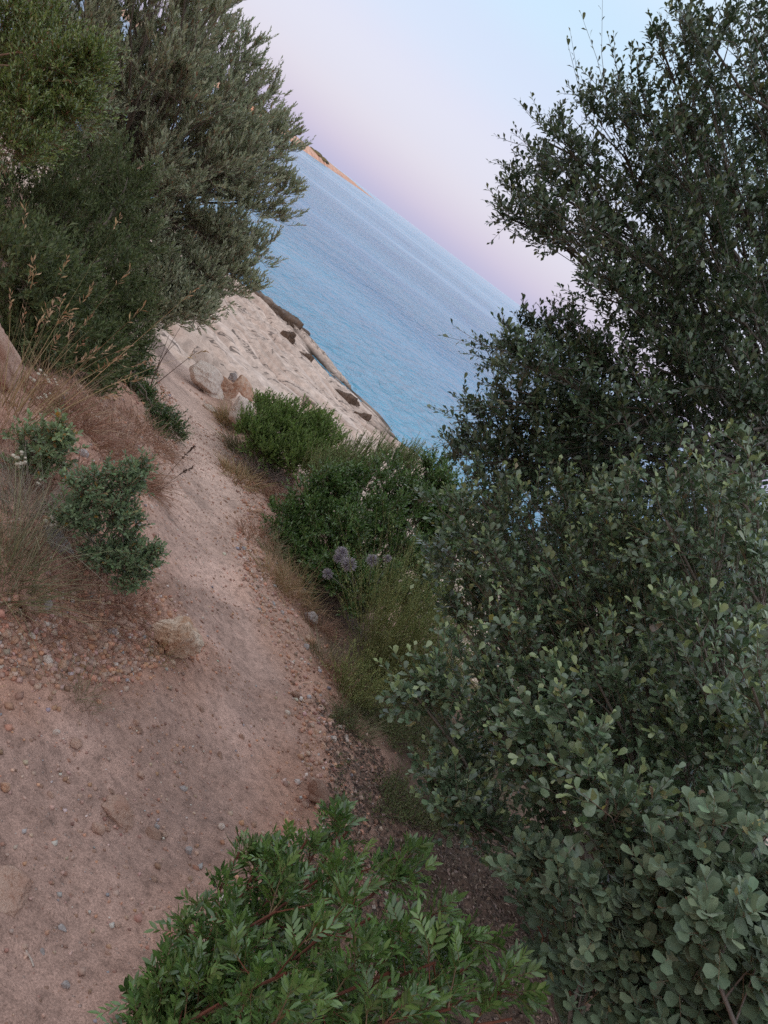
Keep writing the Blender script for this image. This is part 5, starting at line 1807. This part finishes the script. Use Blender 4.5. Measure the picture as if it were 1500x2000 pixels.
# globe thistle
rth = np.random.default_rng(55)
pth, tth = on_ground(690, 1230)
root = thing('globe_thistle', 'globe thistle with purple grey spiky ball heads in front of the mastic bush', 'thistle', pth)
th_mesh = []
for k in range(2):
    n = 130
    i = np.arange(n) + .5
    ph, th = np.arccos(1 - 2 * i / n), math.pi * (1 + 5 ** .5) * i
    dd = np.stack([np.cos(th) * np.sin(ph), np.sin(th) * np.sin(ph), np.cos(ph)], -1)
    dd = norm(dd + rth.normal(size=dd.shape) * .1)
    g = Geo()
    v, f = ICO[2]
    g.add(v * .40, f, A(.17, .145, .18))
    P = np.stack([dd * .38, dd * .75, dd * rth.uniform(.88, 1.1, (n, 1))], 1)
    v, t = tubes(P, np.tile(A(.055, .045, .012), (n, 1)), 3)
    cc = np.repeat(np.tile(np.array([(.24, .21, .25), (.42, .38, .42), (.62, .58, .60)]), (n, 1)), 3, 0)
    g.add(v, t, cc)
    th_mesh.append(new_mesh('flower_head', np.vstack(g.v), np.vstack(g.t), np.vstack(g.c), True, M_STRAW))
HEADS = [(668, 1080, 28), (661, 1090, 22), (682, 1102, 32), (727, 1094, 26), (640, 1121, 23), (757, 1091, 17)]
for k, (hx_, hy_, wp) in enumerate(HEADS):
    tt_ = tth - .42 - .03 * (k % 3)
    e = at(hx_, hy_, tt_)
    st_ = pth + A(.0, .0, .16)
    P = bez((st_ if k else pth)[None], ((st_ + e) / 2 + rth.normal(size=3) * .02 + A(0, 0, .03))[None], e[None], 8)
    g = Geo()
    v, t = tubes(P, np.linspace(.0035, .0024, 8)[None], 5)
    g.add(v, t, A(.28, .27, .24))
    g.build('stem', M_STRAW, root, pth)
    o = link('flower_head', th_mesh[k % 2], root)
    o.location = tuple(e - pth)
    o.scale = (wp * tt_ / FPX / 2 * 1.05,) * 3
    o.rotation_euler = tuple(rth.uniform(-.6, .6, 3))
k = 26
u = rth.uniform(.1, .8, k)
b_1 = pth + A(0, 0, 1) * (u * .35)[:, None] + rth.normal(size=(k, 3)) * .02
ll = norm(rth.normal(size=(k, 3)) * A(1, 1, .4) + A(0, 0, .35))
nn_ = norm(np.cross(ll, rth.normal(size=(k, 3))))
g = Geo()
leaves_geo(g, b_1, ll, nn_, rth.uniform(.06, .12, k), tint_pick(rth, k, [(.17, .19, .13), (.26, .22, .16)], (2, 1)), leaf_proto('lance', .3, 1))
g.build('foliage', M_MATTE, root, pth, kind='stuff')

# low cushion growth and thyme under the shrubs, too small to count
rgc = np.random.default_rng(56)
gc = Geo()


def cover(poly, n, ln, pal, wts, lsz):
    poly = np.array([on_ground(*q_)[0][:2] for q_ in poly])
    lo, hi = poly.min(0), poly.max(0)
    P_ = rgc.uniform(lo, hi, (n * 4, 2))
    P_ = P_[in_poly(P_[:, 0], P_[:, 1], poly)]
    keepk = fbm(P_[:, 0] * 3.2, P_[:, 1] * 3.2, 7, 3) > rgc.uniform(-.35, .22, len(P_))
    P_ = P_[keepk][:n]
    o = np.stack([P_[:, 0], P_[:, 1], ground_h(P_[:, 0], P_[:, 1])], -1)
    d = norm(rgc.normal(size=o.shape) * .55 + A(0, 0, .8))
    L = ln * rgc.uniform(.4, 1.2, len(o))
    stems_geo(gc, o, d, L, rgc.normal(size=o.shape) * (L * .2)[:, None], .0009, tint_pick(rgc, len(o), [(.20, .15, .10)], [1]), 3, 2)
    b = twig_leaves(o, d, L, 9, lsz, rgc, (35, 70), .5, .2, None)
    leaves_geo(gc, b[0], b[1], b[2], b[3], tint_pick(rgc, len(b[0]), pal, wts), leaf_proto('lance', .38, 0))


cover([(640, 1400), (760, 1380), (900, 1420), (960, 1500), (900, 1640), (780, 1610), (650, 1570), (620, 1480)], 4300, .090,
      [(.13, .16, .06), (.18, .19, .08), (.09, .115, .045), (.22, .17, .10)], (4, 2, 3, 1.2), .018)
cover([(760, 1360), (960, 1380), (1060, 1520), (980, 1640), (860, 1560)], 2400, .105, [(.10, .125, .06), (.14, .15, .08), (.20, .15, .10)], (4, 2, 2), .019)
gc.build('ground_cover', M_NEEDLE, kind='stuff')

# short dry litter of stalks scattered on bank and verges
gs = Geo()
n = 2600
xy = np.vstack([filt(bank_xy)(n), filt(verge_xy)(900)])
o = np.stack([xy[:, 0], xy[:, 1], ground_h(xy[:, 0], xy[:, 1]) + .003], -1)
d = norm(rx.normal(size=o.shape) * A(1, 1, .35) + A(0, 0, .2))
L = rx.uniform(.02, .09, len(o))
blades(gs, o, d, L, np.full(len(o), .0016), rx.normal(size=o.shape) * (L * .25)[:, None], tint_pick(rx, len(o), STRAW[:3] + DRYBR, (3, 2, 2, 3, 2, 2, 1), .18), 4, rx)
gs.build('dry_litter', M_STRAW, kind='stuff')

# sticks: one bowed dead stem by the leafy bush, one straw on the path
for pts, rr_, c_s, nm, lab, cat in [([(1160, 2300, 1.45), (1142, 2010, 1.28), (1105, 1900, 1.36), (1060, 1840, 1.42), (1040, 1802, 1.46)], .0030, (.24, .12, .085), 'dead_twig',
                                'thin reddish dead stem arching up between the leafy bush and the felted shrub', 'twig'),
                               ([(1040, 1802, 1.46), (1075, 1808, 1.44), (1130, 1806, 1.42)], .0032, (.36, .22, .16), 'bare_twig',
                                'short bare pinkish twig reaching out of the felted shrub', 'twig'),
                               ([(1250, 2350, 1.5), (1310, 2000, 1.35), (1350, 1960, 1.36), (1390, 1930, 1.38), (1440, 1890, 1.42)], .0055, (.30, .26, .23), 'dead_branch',
                                'grey forked dead branch at the lower end of the felted shrub', 'branch')]:
    P = np.array([at(*q_) for q_ in pts])
    tq = np.linspace(0, len(P) - 1, 14)
    Pi = np.stack([np.interp(tq, range(len(P)), P[:, k]) for k in range(3)], -1) + rx.normal(size=(14, 3)) * .003
    g = Geo()
    v, t = tubes(Pi[None], np.linspace(rr_, rr_ * .6, 14)[None], 6)
    g.add(v, t, np.array(c_s))
    g.build(nm, M_BARK, None, None, label=lab, cat=cat)
p, t = on_ground(57, 1872)
g = Geo()
P = np.array([on_ground(*q_)[0] + A(0, 0, .004) for q_ in [(47, 1855), (53, 1866), (59, 1876), (64, 1890)]])
v, t = tubes(P[None], np.full((1, 4), .0022), 5)
g.add(v, t, A(.52, .44, .38))
g.build('straw', M_STRAW, None, None, label='short pale bent straw lying on the path', cat='straw')
p = at(280, 323, 8.2)
g = Geo()
v, t = tubes(np.stack([at(269, 330, 8.15), at(280, 324, 8.1), at(290, 318, 8.12)])[None], np.full((1, 3), .010), 6)
g.add(v, t, A(.62, .46, .34))
g.build('dry_stick', M_STRAW, None, None, label='short pale broken stick caught in the face of the olive tree', cat='stick')
